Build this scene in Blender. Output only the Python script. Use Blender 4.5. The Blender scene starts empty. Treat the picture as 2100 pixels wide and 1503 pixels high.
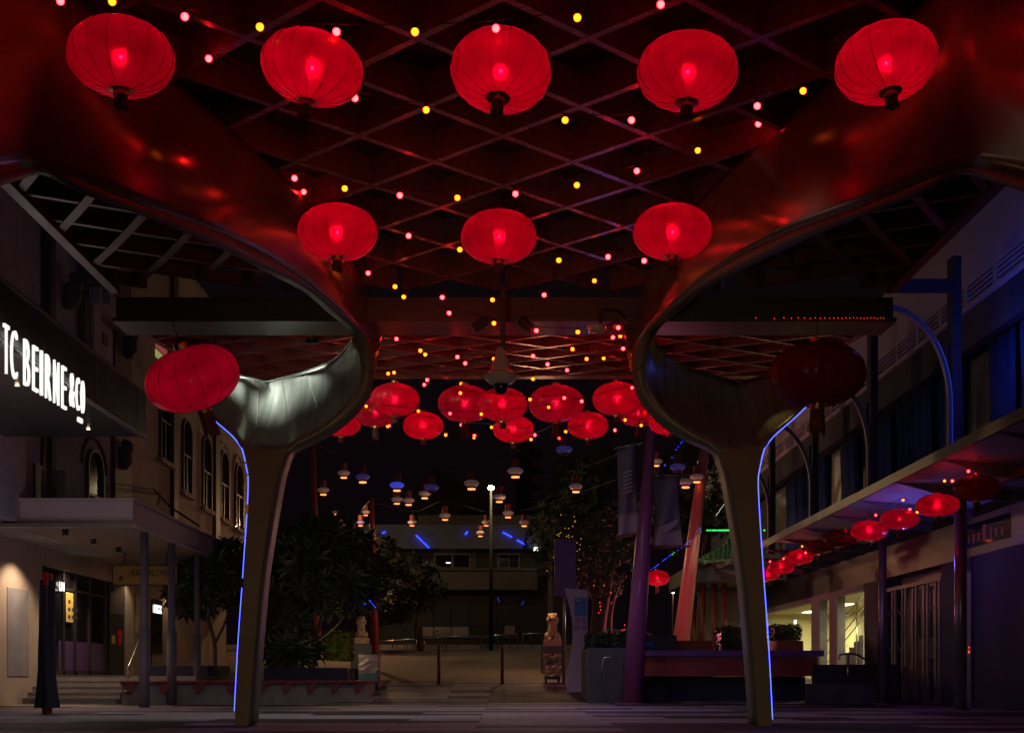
import bpy, bmesh, math, random
from mathutils import Vector, Matrix
R = math.radians
random.seed(7)
sc = bpy.context.scene
COL = sc.collection

# ------------------------------------------------------------------ camera, sky, light
CX, CY, F, EYE = 1032.0, 1385.0, 1400.0, 0.75
KD = 2.0          # plan depths below are written in half metres: one unit of depth is KD metres
cd = bpy.data.cameras.new("camera"); cam = bpy.data.objects.new("camera", cd); COL.objects.link(cam)
cam.location = (0, 0, EYE); cam.rotation_euler = (R(90), 0, 0)
cd.sensor_width = 36; cd.lens = 24.0 * KD; cd.clip_end = 2000; cd.clip_start = 0.05
cd.shift_x = (1050 - CX) / 2100; cd.shift_y = (CY - 751.5) / 2100
sc.camera = cam
wd = bpy.data.worlds.new("World"); sc.world = wd; wd.use_nodes = True
nt = wd.node_tree; nt.nodes.clear()
sky = nt.nodes.new('ShaderNodeTexSky'); sky.sky_type = 'NISHITA'; sky.sun_disc = False
sky.sun_elevation = R(-4); sky.sun_rotation = R(200)
mx = nt.nodes.new('ShaderNodeMix'); mx.data_type = 'RGBA'; mx.inputs[0].default_value = 0.75
mx.inputs[7].default_value = (0.030, 0.014, 0.022, 1)
bg = nt.nodes.new('ShaderNodeBackground'); bg.inputs[1].default_value = 0.12
ow = nt.nodes.new('ShaderNodeOutputWorld')
nt.links.new(sky.outputs[0], mx.inputs[6]); nt.links.new(mx.outputs[2], bg.inputs[0]); nt.links.new(bg.outputs[0], ow.inputs[0])
sc.view_settings.view_transform = 'Standard'; sc.view_settings.look = 'None'
sc.view_settings.exposure = 0.0; sc.view_settings.gamma = 1
sc.render.engine = 'CYCLES'
sc.cycles.use_denoising = True
sc.cycles.max_bounces = 6; sc.cycles.diffuse_bounces = 3; sc.cycles.glossy_bounces = 3
sc.cycles.transparent_max_bounces = 12
sc.cycles.sample_clamp_indirect = 2.0
sc.cycles.caustics_reflective = False; sc.cycles.caustics_refractive = False
sl = bpy.data.lights.new("moon", 'SUN'); sl.energy = 0.012; sl.angle = R(12); sl.color = (.75, .8, 1)
so = bpy.data.objects.new("moon", sl); so.rotation_euler = (R(35), 0, R(20)); COL.objects.link(so)

def KV(v): return Vector((v[0], v[1] * KD, v[2]))
def lamp(name, loc, power, color, kind='POINT', radius=.1, target=None, size=60, blend=.4, sx=1, sy=1, parent=None, spec=1.0):
    l = bpy.data.lights.new(name, kind); l.energy = power; l.color = color
    if kind == 'AREA':
        l.shape = 'RECTANGLE'; l.size = sx; l.size_y = sy
    else:
        l.shadow_soft_size = radius
    if kind == 'SPOT':
        l.spot_size = R(size); l.spot_blend = blend
    l.specular_factor = spec
    loc = KV(loc); target = KV(target) if target is not None else None
    o = bpy.data.objects.new(name, l); COL.objects.link(o); o.location = loc
    if target is not None:
        o.rotation_euler = (Vector(target) - Vector(loc)).to_track_quat('-Z', 'Y').to_euler()
    if parent:
        o.parent = parent; o.location = Vector(loc) - parent.location
    return o
# unseen fill lights added first, then blue and purple feature floods, far road lamps
lamp("street_and_fill_light", (-1.0, -6, 5.0), 85, (1.0, .66, .34), radius=.5)  # added behind the camera to brighten facades and column skins
lamp('added_leg_fill', (-.6, 1.5, 1.3), 520, (1.0, .82, .52), 'SPOT', .25, (0, 10, 1.0), size=58, blend=1.0)  # unseen spot added to brighten the column legs and the ground
lamp("street_and_fill_light", (-9.6, 14.0, 2.0), 75, (1.0, .76, .84), radius=1.3)  # fill added low on the left to brighten the awning
lamp("added_floor_fill", (0.0, 13.6, 6.3), 190, (.84, .72, 1.0), 'SPOT', .15, (0.0, 13.0, 0), size=130, blend=.6)  # unseen spot added overhead to brighten the near paving
lamp("added_floor_fill", (0.5, 17.5, 5.6), 150, (1.0, .82, .80), 'SPOT', .15, (0.3, 17.8, 0), size=120, blend=.6)  # second added fill, for the paving beyond the canopy
lamp("road_lamp_light", (-9, 37, 9), 1500, (1.0, .52, .24), radius=.4)
lamp("road_lamp_light", (1.5, 27, 5), 330, (1.0, .52, .26), radius=.4)
lamp("purple_flood_light", (2.5, 16.4, 1.6), 26, (.50, .20, 1.0), radius=.15)
lamp("pink_flood_light", (5.5, 23.6, 2.4), 200, (1.0, .20, .30), radius=.2)
lamp("blue_flood_light", (9.0, 13.2, 7.2), 26, (.10, .13, 1.0), radius=.2)
lamp("blue_flood_light", (9.2, 15.6, 3.7), 26, (.22, .16, 1.0), radius=.12)
lamp("blue_flood_light", (8.9, 11.2, 9.0), 15, (.22, .20, 1.0), radius=.2)
lamp("hedge_light", (-4.75, 20.7, 1.5), 14, (1.0, .80, .25), radius=.1)

def W(px, py, d):
    return Vector(((px - CX) / F * d, d, EYE + (CY - py) / F * d))
def PX(px, x):            # depth at which the vertical plane X = x shows at column px
    return x * F / (px - CX)

# ------------------------------------------------------------------ materials
M = {}
def mat(name, col, rough=.6, metal=0.0, emit=None, es=0.0, var=0.0, vscale=3.0, bump=0.0, bscale=40.0, spec=.5, stretch=(1, 1, 1), coat=0.0, trans=0.0, alpha=1.0):
    m = bpy.data.materials.new(name); m.use_nodes = True
    n = m.node_tree.nodes; L = m.node_tree.links; b = n['Principled BSDF']
    b.inputs['Base Color'].default_value = (*col, 1); b.inputs['Roughness'].default_value = rough
    b.inputs['Metallic'].default_value = metal; b.inputs['Specular IOR Level'].default_value = spec
    b.inputs['Coat Weight'].default_value = coat
    if trans: b.inputs['Transmission Weight'].default_value = trans
    if alpha < 1: b.inputs['Alpha'].default_value = alpha
    if emit:
        b.inputs['Emission Color'].default_value = (*emit, 1); b.inputs['Emission Strength'].default_value = es
    if var or bump:
        tc = n.new('ShaderNodeTexCoord'); mp = n.new('ShaderNodeMapping'); mp.inputs['Scale'].default_value = stretch
        L.new(tc.outputs['Object'], mp.inputs[0])
    if var:
        nz = n.new('ShaderNodeTexNoise'); nz.inputs['Scale'].default_value = vscale; nz.inputs['Detail'].default_value = 7
        nz.inputs['Roughness'].default_value = .65
        L.new(mp.outputs[0], nz.inputs['Vector'])
        rp = n.new('ShaderNodeValToRGB')
        rp.color_ramp.elements[0].position = .3; rp.color_ramp.elements[1].position = .7
        rp.color_ramp.elements[0].color = (*[c * (1 - var) for c in col], 1)
        rp.color_ramp.elements[1].color = (*[min(1, c * (1 + var * .6)) for c in col], 1)
        L.new(nz.outputs[0], rp.inputs[0]); L.new(rp.outputs[0], b.inputs['Base Color'])
        mr = n.new('ShaderNodeMapRange'); mr.inputs[3].default_value = max(0, rough - .12); mr.inputs[4].default_value = min(1, rough + .15)
        L.new(nz.outputs[0], mr.inputs[0]); L.new(mr.outputs[0], b.inputs['Roughness'])
    if bump:
        nb = n.new('ShaderNodeTexNoise'); nb.inputs['Scale'].default_value = bscale; nb.inputs['Detail'].default_value = 4
        L.new(mp.outputs[0], nb.inputs['Vector'])
        bp = n.new('ShaderNodeBump'); bp.inputs['Strength'].default_value = bump; bp.inputs['Distance'].default_value = .02
        L.new(nb.outputs[0], bp.inputs['Height']); L.new(bp.outputs[0], b.inputs['Normal'])
    M[name] = m
    return m
mat('render_grey', (.34, .34, .40), .85, var=.25, vscale=1.6, bump=.3)
mat('render_tan', (.38, .32, .26), .85, var=.25, vscale=1.4, bump=.3)
mat('stone_dark', (.10, .10, .11), .8, var=.3, vscale=4, bump=.4)
mat('drain', (.10, .05, .05), .6)
mat('render_warm', (.55, .47, .40), .8, var=.12, vscale=1.5, bump=.2)
mat('awning_paint', (.46, .40, .44), .6, var=.08, vscale=.8)
mat('soffit', (.30, .27, .24), .8, var=.1)
mat('black_panel', (.045, .045, .05), .35, var=.2, vscale=2)
mat('trim_metal', (.35, .33, .30), .35, metal=.7)
mat('steel', (.60, .58, .55), .25, metal=1)
mat('glass_dark', (.012, .012, .018), .08, spec=.6)
mat('window_frame', (.09, .08, .085), .5)
mat('frame_dark', (.03, .03, .036), .4)
mat('frame_grey', (.16, .15, .19), .5)
mat('red_paint', (.35, .03, .03), .4, var=.15)
mat('red_dark', (.16, .02, .02), .5, var=.2)
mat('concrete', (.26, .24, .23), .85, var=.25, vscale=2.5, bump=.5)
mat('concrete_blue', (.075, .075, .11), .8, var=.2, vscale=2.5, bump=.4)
mat('gold_metal', (.75, .45, .16), .3, metal=1)
mat('lattice', (.27, .135, .12), .25, metal=.35, var=.2, vscale=2)
mat('lattice_dark', (.27, .075, .065), .4, var=.2, vscale=2)
mat('lattice_red', (.45, .13, .11), .22, metal=.4, var=.2, vscale=2)
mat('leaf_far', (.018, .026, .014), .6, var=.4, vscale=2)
mat('pole_mauve', (.12, .105, .14), .6)
mat('pole_dark', (.03, .03, .028), .8, spec=.1)
mat('roof_dark', (.035, .02, .02), .6, var=.3, vscale=1)
mat('roof_green', (.05, .065, .055), .5, var=.3, vscale=1)
mat('beam', (.11, .075, .07), .45, var=.2)
mat('beam_flange', (.10, .085, .075), .4, var=.2)
mat('bronze', (.15, .12, .055), .17, metal=.25, var=.22, vscale=1.3, bump=.05, bscale=4)
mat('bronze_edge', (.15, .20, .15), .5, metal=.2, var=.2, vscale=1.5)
mat('panel_metal', (.44, .43, .38), .34, metal=.45, var=.32, vscale=1.5, stretch=(9, .8, .10))
mat('leg_paint', (.27, .22, .14), .55, metal=.1, var=.18, vscale=1.2, bump=.1)
mat('black_rubber', (.012, .012, .012), .5)
mat('white_gloss', (.55, .50, .48), .2, coat=.5)
mat('leaf_dark', (.05, .075, .038), .4, var=.4, vscale=2)
mat('leaf_mid', (.06, .09, .035), .45, var=.4, vscale=2)
mat('hedge', (.12, .15, .03), .6, var=.4, vscale=6)
mat('bark', (.14, .10, .075), .85, var=.3, vscale=6, bump=.6)
mat('purple_grey', (.52, .36, .60), .5, var=.06)
mat('purple_sign', (.14, .06, .30), .45, var=.06)
mat('blue_sign', (.02, .14, .50), .4)
mat('dark_ink', (.05, .04, .08), .5)
mat('pole_grey', (.30, .27, .33), .28, metal=.6)
mat('pole_purple_lit', (.30, .09, .22), .3)  # red pole with purple light mixed into its base colour
mat('pole_pink', (.62, .22, .20), .35)
mat('pole_red', (.42, .07, .06), .35, var=.12)
mat('sandstone', (.46, .34, .22), .85, var=.3, vscale=8, bump=.5)
mat('banner_cloth', (.22, .20, .24), .8, var=.15, vscale=1.5)
mat('banner_light', (.42, .36, .38), .8, var=.12)
mat('asphalt', (.13, .095, .068), .75, var=.35, vscale=.35, bump=.4, bscale=60)
mat('facade_far', (.065, .06, .056), .85, var=.2, vscale=.6)
mat('facade_cream', (.125, .115, .09), .85, var=.15, vscale=.6)
mat('facade_blue', (.12, .14, .17), .7, var=.15)
mat('white_board', (.34, .34, .34), .6, var=.15, vscale=.5)
mat('blue_screen', (.03, .08, .26), .85, spec=.1, var=.2, vscale=1.2)
mat('panel_white', (.50, .48, .60), .6, var=.08, vscale=.5)
mat('navy_panel', (.045, .05, .085), .7, spec=.2, var=.2)
mat('room_yellow', (.62, .58, .36), .8, var=.06)
mat('tile_green', (.12, .26, .15), .35, var=.35, vscale=7)
mat('tile_cream', (.55, .48, .30), .6, var=.2)
mat('car_paint', (.30, .32, .34), .25, coat=.8)
mat('tassel', (.10, .03, .02), .7, var=.3, vscale=20)
mat('cord', (.02, .012, .012), .7)
mat('pendant_white', (.62, .55, .52), .5, emit=(.9, .55, .50), es=.035)
mat('pendant_red', (.22, .04, .04), .6)
mat('gold_sign', (.40, .27, .06), .5, var=.15)
mat('brown_ink', (.11, .06, .02), .6)
mat('wrap_pink', (.62, .36, .24), .28, metal=.5, var=.2, vscale=4, bump=1.0, bscale=7)
mat('wrap_purple', (.20, .14, .27), .35, var=.2, vscale=3)
mat('wrap_blue', (.05, .12, .25), .35, var=.2)
mat('poster_yellow', (.75, .60, .15), .6)
mat('red_sticker', (.7, .03, .02), .5)
mat('purple_band', (.12, .06, .22), .4)
mat('seat_red', (.30, .05, .05), .55, var=.2, vscale=3)
mat('brick_red', (.33, .09, .05), .7, var=.2)
# things that give off light
mat('sign_glow', (.9, .9, .85), .5, emit=(1.0, .97, .90), es=1.05)
mat('led_blue', (.05, .05, .2), .5, emit=(.045, .08, 1.0), es=5.0)
mat('led_blue_dim', (.02, .02, .1), .5, emit=(.03, .07, .8), es=.30)
mat('led_blue_far', (.02, .02, .2), .5, emit=(.02, .05, 1.0), es=3.0)
mat('led_green', (.02, .2, .02), .5, emit=(.02, 1.0, .10), es=2.5)
mat('glow_orange', (.3, .1, .03), .5, emit=(1.0, .22, .06), es=3.2)
mat('glow_warm', (.5, .4, .3), .5, emit=(1.0, .75, .45), es=9)
mat('glow_white', (.5, .5, .5), .5, emit=(1.0, .98, .88), es=2.2)
mat('lamp_head', (.5, .5, .5), .5, emit=(1.0, .80, .42), es=60)
mat('window_pink', (.3, .08, .08), .5, emit=(1.0, .16, .18), es=.22)
mat('window_yellow', (.3, .3, .1), .5, emit=(.8, .85, .25), es=.3)
mat('fairy_gold', (.3, .2, .05), .5, emit=(1.0, .55, .12), es=1.0)
mat('fairy_red', (.3, .02, .02), .5, emit=(1.0, .03, .02), es=2.5)
mat('pendant_blue', (.1, .1, .4), .5, emit=(.06, .09, 1.0), es=.45)
mat('pendant_bluelit', (.2, .2, .45), .6, emit=(.10, .08, .5), es=.10)  # white shade; blue light falling on it is put into colour and emission
mat('spark', (.8, .05, .05), .5, emit=(1.0, .5, .45), es=40)

def bulb_mat(name, core, rim):
    m = bpy.data.materials.new(name); m.use_nodes = True; n = m.node_tree.nodes; L = m.node_tree.links
    n.clear(); o = n.new('ShaderNodeOutputMaterial'); e = n.new('ShaderNodeEmission'); lw = n.new('ShaderNodeLayerWeight')
    lw.inputs[0].default_value = .35
    r = n.new('ShaderNodeValToRGB'); r.color_ramp.elements[0].position = .25; r.color_ramp.elements[1].position = .85
    r.color_ramp.elements[0].color = (*core, 1); r.color_ramp.elements[1].color = (*rim, 1)
    L.new(lw.outputs['Facing'], r.inputs[0]); L.new(r.outputs[0], e.inputs[0]); e.inputs[1].default_value = BULB_E
    L.new(e.outputs[0], o.inputs[0]); M[name] = m
BULB_E = 9.0
bulb_mat('bulb_pink', (5.0, .055, .058), (4.0, .0, .03))
bulb_mat('bulb_yellow', (1.1, .12, .0035), (.9, .07, .0))

def paving_mat():
    m = bpy.data.materials.new('paving'); m.use_nodes = True; n = m.node_tree.nodes; L = m.node_tree.links; b = n['Principled BSDF']
    tc = n.new('ShaderNodeTexCoord')
    mp = n.new('ShaderNodeMapping'); mp.inputs['Location'].default_value = (201.7, 300.3, 0)
    L.new(tc.outputs['Object'], mp.inputs[0])
    # wide strips of light and dark stone of random length
    bk = n.new('ShaderNodeTexBrick'); bk.inputs['Scale'].default_value = 1.0
    bk.inputs['Brick Width'].default_value = 3.3; bk.inputs['Row Height'].default_value = 1.05
    bk.inputs['Mortar Size'].default_value = .012; bk.inputs['Bias'].default_value = 0
    bk.offset = .37; bk.inputs['Color1'].default_value = (0, 0, 0, 1); bk.inputs['Color2'].default_value = (1, 1, 1, 1)
    bk.inputs['Mortar'].default_value = (0, 0, 0, 1)
    cr_ = n.new('ShaderNodeValToRGB'); cr_.color_ramp.elements[0].position = .40; cr_.color_ramp.elements[1].position = .62
    cr_.color_ramp.elements[0].color = (.075, .062, .066, 1); cr_.color_ramp.elements[1].color = (.46, .40, .42, 1)
    L.new(bk.outputs[0], cr_.inputs[0])
    L.new(mp.outputs[0], bk.inputs['Vector'])
    # each strip made of small pavers
    b2 = n.new('ShaderNodeTexBrick'); b2.inputs['Scale'].default_value = 1.0
    b2.inputs['Brick Width'].default_value = .42; b2.inputs['Row Height'].default_value = .14
    b2.inputs['Mortar Size'].default_value = .006
    b2.inputs['Color1'].default_value = (.75, .75, .75, 1); b2.inputs['Color2'].default_value = (1, 1, 1, 1); b2.inputs['Mortar'].default_value = (.4, .4, .4, 1)
    L.new(mp.outputs[0], b2.inputs['Vector'])
    nz = n.new('ShaderNodeTexNoise'); nz.inputs['Scale'].default_value = 1.1; nz.inputs['Detail'].default_value = 6
    L.new(mp.outputs[0], nz.inputs['Vector'])
    rp = n.new('ShaderNodeMapRange'); rp.inputs[3].default_value = .6; rp.inputs[4].default_value = 1.15
    L.new(nz.outputs[0], rp.inputs[0])
    m1 = n.new('ShaderNodeMix'); m1.data_type = 'RGBA'; m1.blend_type = 'MULTIPLY'; m1.inputs[0].default_value = 1
    m2 = n.new('ShaderNodeMix'); m2.data_type = 'RGBA'; m2.blend_type = 'MULTIPLY'; m2.inputs[0].default_value = 1
    L.new(cr_.outputs[0], m1.inputs[6]); L.new(b2.outputs[0], m1.inputs[7]); L.new(m1.outputs[2], m2.inputs[6]); L.new(rp.outputs[0], m2.inputs[7])
    L.new(m2.outputs[2], b.inputs['Base Color'])
    mr = n.new('ShaderNodeMapRange'); b.inputs['Specular IOR Level'].default_value = .18; mr.inputs[3].default_value = .55; mr.inputs[4].default_value = .9
    L.new(nz.outputs[0], mr.inputs[0]); L.new(mr.outputs[0], b.inputs['Roughness'])
    bp = n.new('ShaderNodeBump'); bp.inputs['Strength'].default_value = .4; bp.inputs['Distance'].default_value = .01
    L.new(b2.outputs[0], bp.inputs['Height']); L.new(bp.outputs[0], b.inputs['Normal'])
    M['paving'] = m
paving_mat()

def shade_mat(name, col, glow, transl=.5, rim=1.0):
    """sheer lantern silk: part clear, part scattering forward, part scattering all round; glows faintly all over"""
    m = bpy.data.materials.new(name); m.use_nodes = True; n = m.node_tree.nodes; L = m.node_tree.links; n.clear()
    o = n.new('ShaderNodeOutputMaterial')
    tc = n.new('ShaderNodeTexCoord'); nz = n.new('ShaderNodeTexNoise'); nz.inputs['Scale'].default_value = 3.0; nz.inputs['Detail'].default_value = 1.5
    mp = n.new('ShaderNodeMapping'); mp.inputs['Scale'].default_value = (1, 1, 2.2)
    L.new(tc.outputs['Object'], mp.inputs[0]); L.new(mp.outputs[0], nz.inputs['Vector'])
    mr = n.new('ShaderNodeMapRange'); mr.inputs[1].default_value = .3; mr.inputs[2].default_value = .7
    mr.inputs[3].default_value = .7; mr.inputs[4].default_value = 1.25
    L.new(nz.outputs[0], mr.inputs[0])
    cm = n.new('ShaderNodeMix'); cm.data_type = 'RGBA'; cm.blend_type = 'MULTIPLY'; cm.inputs[0].default_value = 1
    cm.inputs[6].default_value = (*col, 1); L.new(mr.outputs[0], cm.inputs[7])
    tl = n.new('ShaderNodeBsdfTranslucent'); L.new(cm.outputs[2], tl.inputs[0])
    rf = n.new('ShaderNodeBsdfRefraction'); rf.inputs['IOR'].default_value = 1.18; rf.inputs['Roughness'].default_value = .72; L.new(cm.outputs[2], rf.inputs[0])
    df = n.new('ShaderNodeBsdfPrincipled'); df.inputs['Base Color'].default_value = (.30, .015, .02, 1); df.inputs['Roughness'].default_value = .3
    tp = n.new('ShaderNodeBsdfTransparent'); tp.inputs[0].default_value = (1.0, .02, .06, 1)
    m0 = n.new('ShaderNodeMixShader'); m0.inputs[0].default_value = .24; L.new(tl.outputs[0], m0.inputs[1]); L.new(rf.outputs[0], m0.inputs[2])
    m1 = n.new('ShaderNodeMixShader'); m1.inputs[0].default_value = transl
    m2 = n.new('ShaderNodeMixShader'); m2.inputs[0].default_value = .16
    L.new(df.outputs[0], m1.inputs[1]); L.new(m0.outputs[0], m1.inputs[2])
    L.new(m1.outputs[0], m2.inputs[1]); L.new(tp.outputs[0], m2.inputs[2])
    if glow:
        mg = n.new('ShaderNodeMath'); mg.operation = 'MULTIPLY'; mg.inputs[1].default_value = glow; L.new(mr.outputs[0], mg.inputs[0])
        e = n.new('ShaderNodeEmission'); e.inputs[0].default_value = (1.0, .0, .05, 1); L.new(mg.outputs[0], e.inputs[1])
        a = n.new('ShaderNodeAddShader'); L.new(m2.outputs[0], a.inputs[0]); L.new(e.outputs[0], a.inputs[1]); L.new(a.outputs[0], o.inputs[0])
    else:
        L.new(m2.outputs[0], o.inputs[0])
    M[name] = m
shade_mat('silk_lit', (.52, .004, .09), .045, .70)
shade_mat('silk_dim', (.36, .005, .12), .045)
shade_mat('silk_even', (.50, .0, .06), .12, .66)  # unlit lantern; floodlight through its silk is put in as an even glow
shade_mat('silk_off', (.50, .05, .04), 0, .5)
shade_mat('silk_snow', (.55, .04, .05), .10)
def glass_mat(name, tint, refl=.12):
    m = bpy.data.materials.new(name); m.use_nodes = True; n = m.node_tree.nodes; L = m.node_tree.links; n.clear()
    o = n.new('ShaderNodeOutputMaterial'); g = n.new('ShaderNodeBsdfGlossy'); g.inputs['Roughness'].default_value = .05
    t = n.new('ShaderNodeBsdfTransparent'); t.inputs[0].default_value = (*tint, 1)
    mm = n.new('ShaderNodeMixShader'); mm.inputs[0].default_value = refl
    L.new(t.outputs[0], mm.inputs[1]); L.new(g.outputs[0], mm.inputs[2]); L.new(mm.outputs[0], o.inputs[0]); M[name] = m
glass_mat('glass_clear', (.9, .92, .9))

# ------------------------------------------------------------------ mesh helpers
class MB:
    """mesh builder; s.a holds for every vertex the plan depth it is anchored to, so sections keep their real size"""
    def __init__(s): s.v = []; s.f = []; s.a = []
    def add(s, v, a=None):
        v = Vector(v); s.v.append(v); s.a.append(v.y if a is None else a)
    def quad(s, *p):
        i = len(s.v)
        for q in p: s.add(q)
        s.f.append((i, i + 1, i + 2, i + 3)); return s
    def box(s, x0, x1, y0, y1, z0, z1):
        i = len(s.v)
        for p in ((x0, y0, z0), (x1, y0, z0), (x1, y1, z0), (x0, y1, z0), (x0, y0, z1), (x1, y0, z1), (x1, y1, z1), (x0, y1, z1)): s.add(p)
        s.f += [(i, i + 3, i + 2, i + 1), (i + 4, i + 5, i + 6, i + 7), (i, i + 1, i + 5, i + 4), (i + 1, i + 2, i + 6, i + 5), (i + 2, i + 3, i + 7, i + 6), (i + 3, i, i + 4, i + 7)]
        return s
    def bar(s, a, b, w, h, up=(0, 0, 1)):
        a = Vector(a); b = Vector(b); d = (KV(b) - KV(a)).normalized(); u = Vector(up)
        r = d.cross(u)
        if r.length < 1e-4: r = d.cross(Vector((1, 0, 0)))
        r = r.normalized() * w / 2; u = r.cross(d).normalized() * h / 2
        i = len(s.v)
        for p in (a, b):
            for q in (p - r - u, p + r - u, p + r + u, p - r + u): s.add(q, p.y)
        s.f += [(i, i + 1, i + 2, i + 3), (i + 7, i + 6, i + 5, i + 4), (i, i + 4, i + 5, i + 1), (i + 1, i + 5, i + 6, i + 2), (i + 2, i + 6, i + 7, i + 3), (i + 3, i + 7, i + 4, i)]
        return s
    def tube(s, pts, r, n=8, caps=True):
        pts = [Vector(p) for p in pts]; rr = r if isinstance(r, (list, tuple)) else [r] * len(pts)
        i0 = len(s.v); prev = None
        for k, p in enumerate(pts):
            d = (KV(pts[min(k + 1, len(pts) - 1)]) - KV(pts[max(k - 1, 0)])).normalized()
            ref = prev if prev is not None else (Vector((0, 0, 1)) if abs(d.z) < .9 else Vector((1, 0, 0)))
            a = d.cross(ref)
            if a.length < 1e-4: a = d.cross(Vector((0, 1, 0)))
            a.normalize(); b = a.cross(d).normalized(); prev = b
            for q in range(n):
                t = 2 * math.pi * q / n
                s.add(p + (a * math.cos(t) + b * math.sin(t)) * rr[k], p.y)
        for k in range(len(pts) - 1):
            for q in range(n):
                s.f.append((i0 + k * n + q, i0 + k * n + (q + 1) % n, i0 + (k + 1) * n + (q + 1) % n, i0 + (k + 1) * n + q))
        if caps:
            s.f.append(tuple(i0 + q for q in range(n))[::-1]); s.f.append(tuple(i0 + (len(pts) - 1) * n + q for q in range(n)))
        return s
    def lathe(s, prof, c=(0, 0, 0), n=20, wave=0.0, gores=0, caps=False):
        c = Vector(c); i0 = len(s.v)
        for (r, z) in prof:
            for q in range(n):
                t = 2 * math.pi * q / n
                k = 1 - wave * (abs(math.cos(gores * t / 2)) ** 3 if gores else 0)
                s.add(c + Vector((r * k * math.cos(t), r * k * math.sin(t), z)), c.y)
        for k in range(len(prof) - 1):
            for q in range(n):
                s.f.append((i0 + k * n + q, i0 + k * n + (q + 1) % n, i0 + (k + 1) * n + (q + 1) % n, i0 + (k + 1) * n + q))
        if caps:
            s.f.append(tuple(i0 + q for q in range(n))[::-1]); s.f.append(tuple(i0 + (len(prof) - 1) * n + q for q in range(n)))
        return s
    def ball(s, c, r, n=12, sz=1.0):
        return s.lathe([(max(.0005, r * math.sin(math.pi * k / n)), -r * sz * math.cos(math.pi * k / n)) for k in range(n + 1)], c, n)
    def ell(s, c, rx, ry, rz, n=12, anchor=None):
        i = len(s.v); s.ball((0, 0, 0), 1, n)
        for k in range(i, len(s.v)):
            v = s.v[k]; s.v[k] = Vector((c[0] + v.x * rx, c[1] + v.y * ry, c[2] + v.z * rz)); s.a[k] = c[1] if anchor is None else anchor
        return s
    def prism(s, poly, off):
        poly = [Vector(p) for p in poly]; off = Vector(off); n = len(poly); i = len(s.v)
        for p in poly: s.add(p)
        for p in poly: s.add(p + off, p.y)
        s.f.append(tuple(range(i, i + n))[::-1]); s.f.append(tuple(range(i + n, i + 2 * n)))
        for k in range(n):
            s.f.append((i + k, i + (k + 1) % n, i + n + (k + 1) % n, i + n + k))
        return s
    def grid(s, rows, anchor=None):
        i = len(s.v); m = len(rows[0])
        for r in rows:
            for p in r: s.add(p, anchor)
        for a in range(len(rows) - 1):
            for b in range(m - 1):
                s.f.append((i + a * m + b, i + a * m + b + 1, i + (a + 1) * m + b + 1, i + (a + 1) * m + b))
        return s
    def build(s, name, m, parent=None, smooth=False, solid=0.0, bevel=0.0, iso=False, **tags):
        me = bpy.data.meshes.new(name)
        V = [v.copy() if iso else Vector((v.x, v.y + (KD - 1) * a, v.z)) for v, a in zip(s.v, s.a)]
        off = Vector((0, 0, 0)); p = parent
        while p is not None: off = off + p.location; p = p.parent
        base = Vector((0, 0, 0))
        if parent is None and V:
            xs = [v.x for v in V]; ys = [v.y for v in V]; zs = [v.z for v in V]
            base = Vector(((min(xs) + max(xs)) / 2, (min(ys) + max(ys)) / 2, min(zs)))
        me.from_pydata([v - off - base for v in V], [], s.f); me.update()
        bm = bmesh.new(); bm.from_mesh(me); bmesh.ops.recalc_face_normals(bm, faces=bm.faces); bm.to_mesh(me); bm.free()
        o = bpy.data.objects.new(name, me); COL.objects.link(o); o.location = base
        me.materials.append(M[m])
        if smooth:
            for p in me.polygons: p.use_smooth = True
        if solid:
            md = o.modifiers.new('Solidify', 'SOLIDIFY'); md.thickness = solid; md.offset = 0
        if bevel:
            md = o.modifiers.new('Bevel', 'BEVEL'); md.width = bevel; md.segments = 2; md.limit_method = 'ANGLE'
        if parent: o.parent = parent
        for k, v in tags.items(): o[k] = v
        return o
def thing(name, loc, label, cat, group=None):
    o = bpy.data.objects.new(name, None); COL.objects.link(o); o.location = KV(loc); o.empty_display_size = .1
    o['label'] = label; o['category'] = cat
    if group: o['group'] = group
    return o
def tagged(o, label, cat, group=None):
    o['label'] = label; o['category'] = cat
    if group: o['group'] = group
    return o
def copy_tree(o, parent=None):
    c = o.copy(); COL.objects.link(c); c.parent = parent
    for ch in list(o.children): copy_tree(ch, c)
    return c
def cr(pts, n):            # Catmull-Rom through equally long point lists
    pts = [Vector(p) for p in pts]; out = []; m = len(pts) - 1
    for k in range(n + 1):
        t = k / n * m; i = min(int(t), m - 1); u = t - i
        p0 = pts[max(i - 1, 0)]; p1 = pts[i]; p2 = pts[i + 1]; p3 = pts[min(i + 2, m)]
        out.append(.5 * ((2 * p1) + (p2 - p0) * u + (2 * p0 - 5 * p1 + 4 * p2 - p3) * u * u + (3 * p1 - p0 - 3 * p2 + p3) * u ** 3))
    return out
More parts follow.
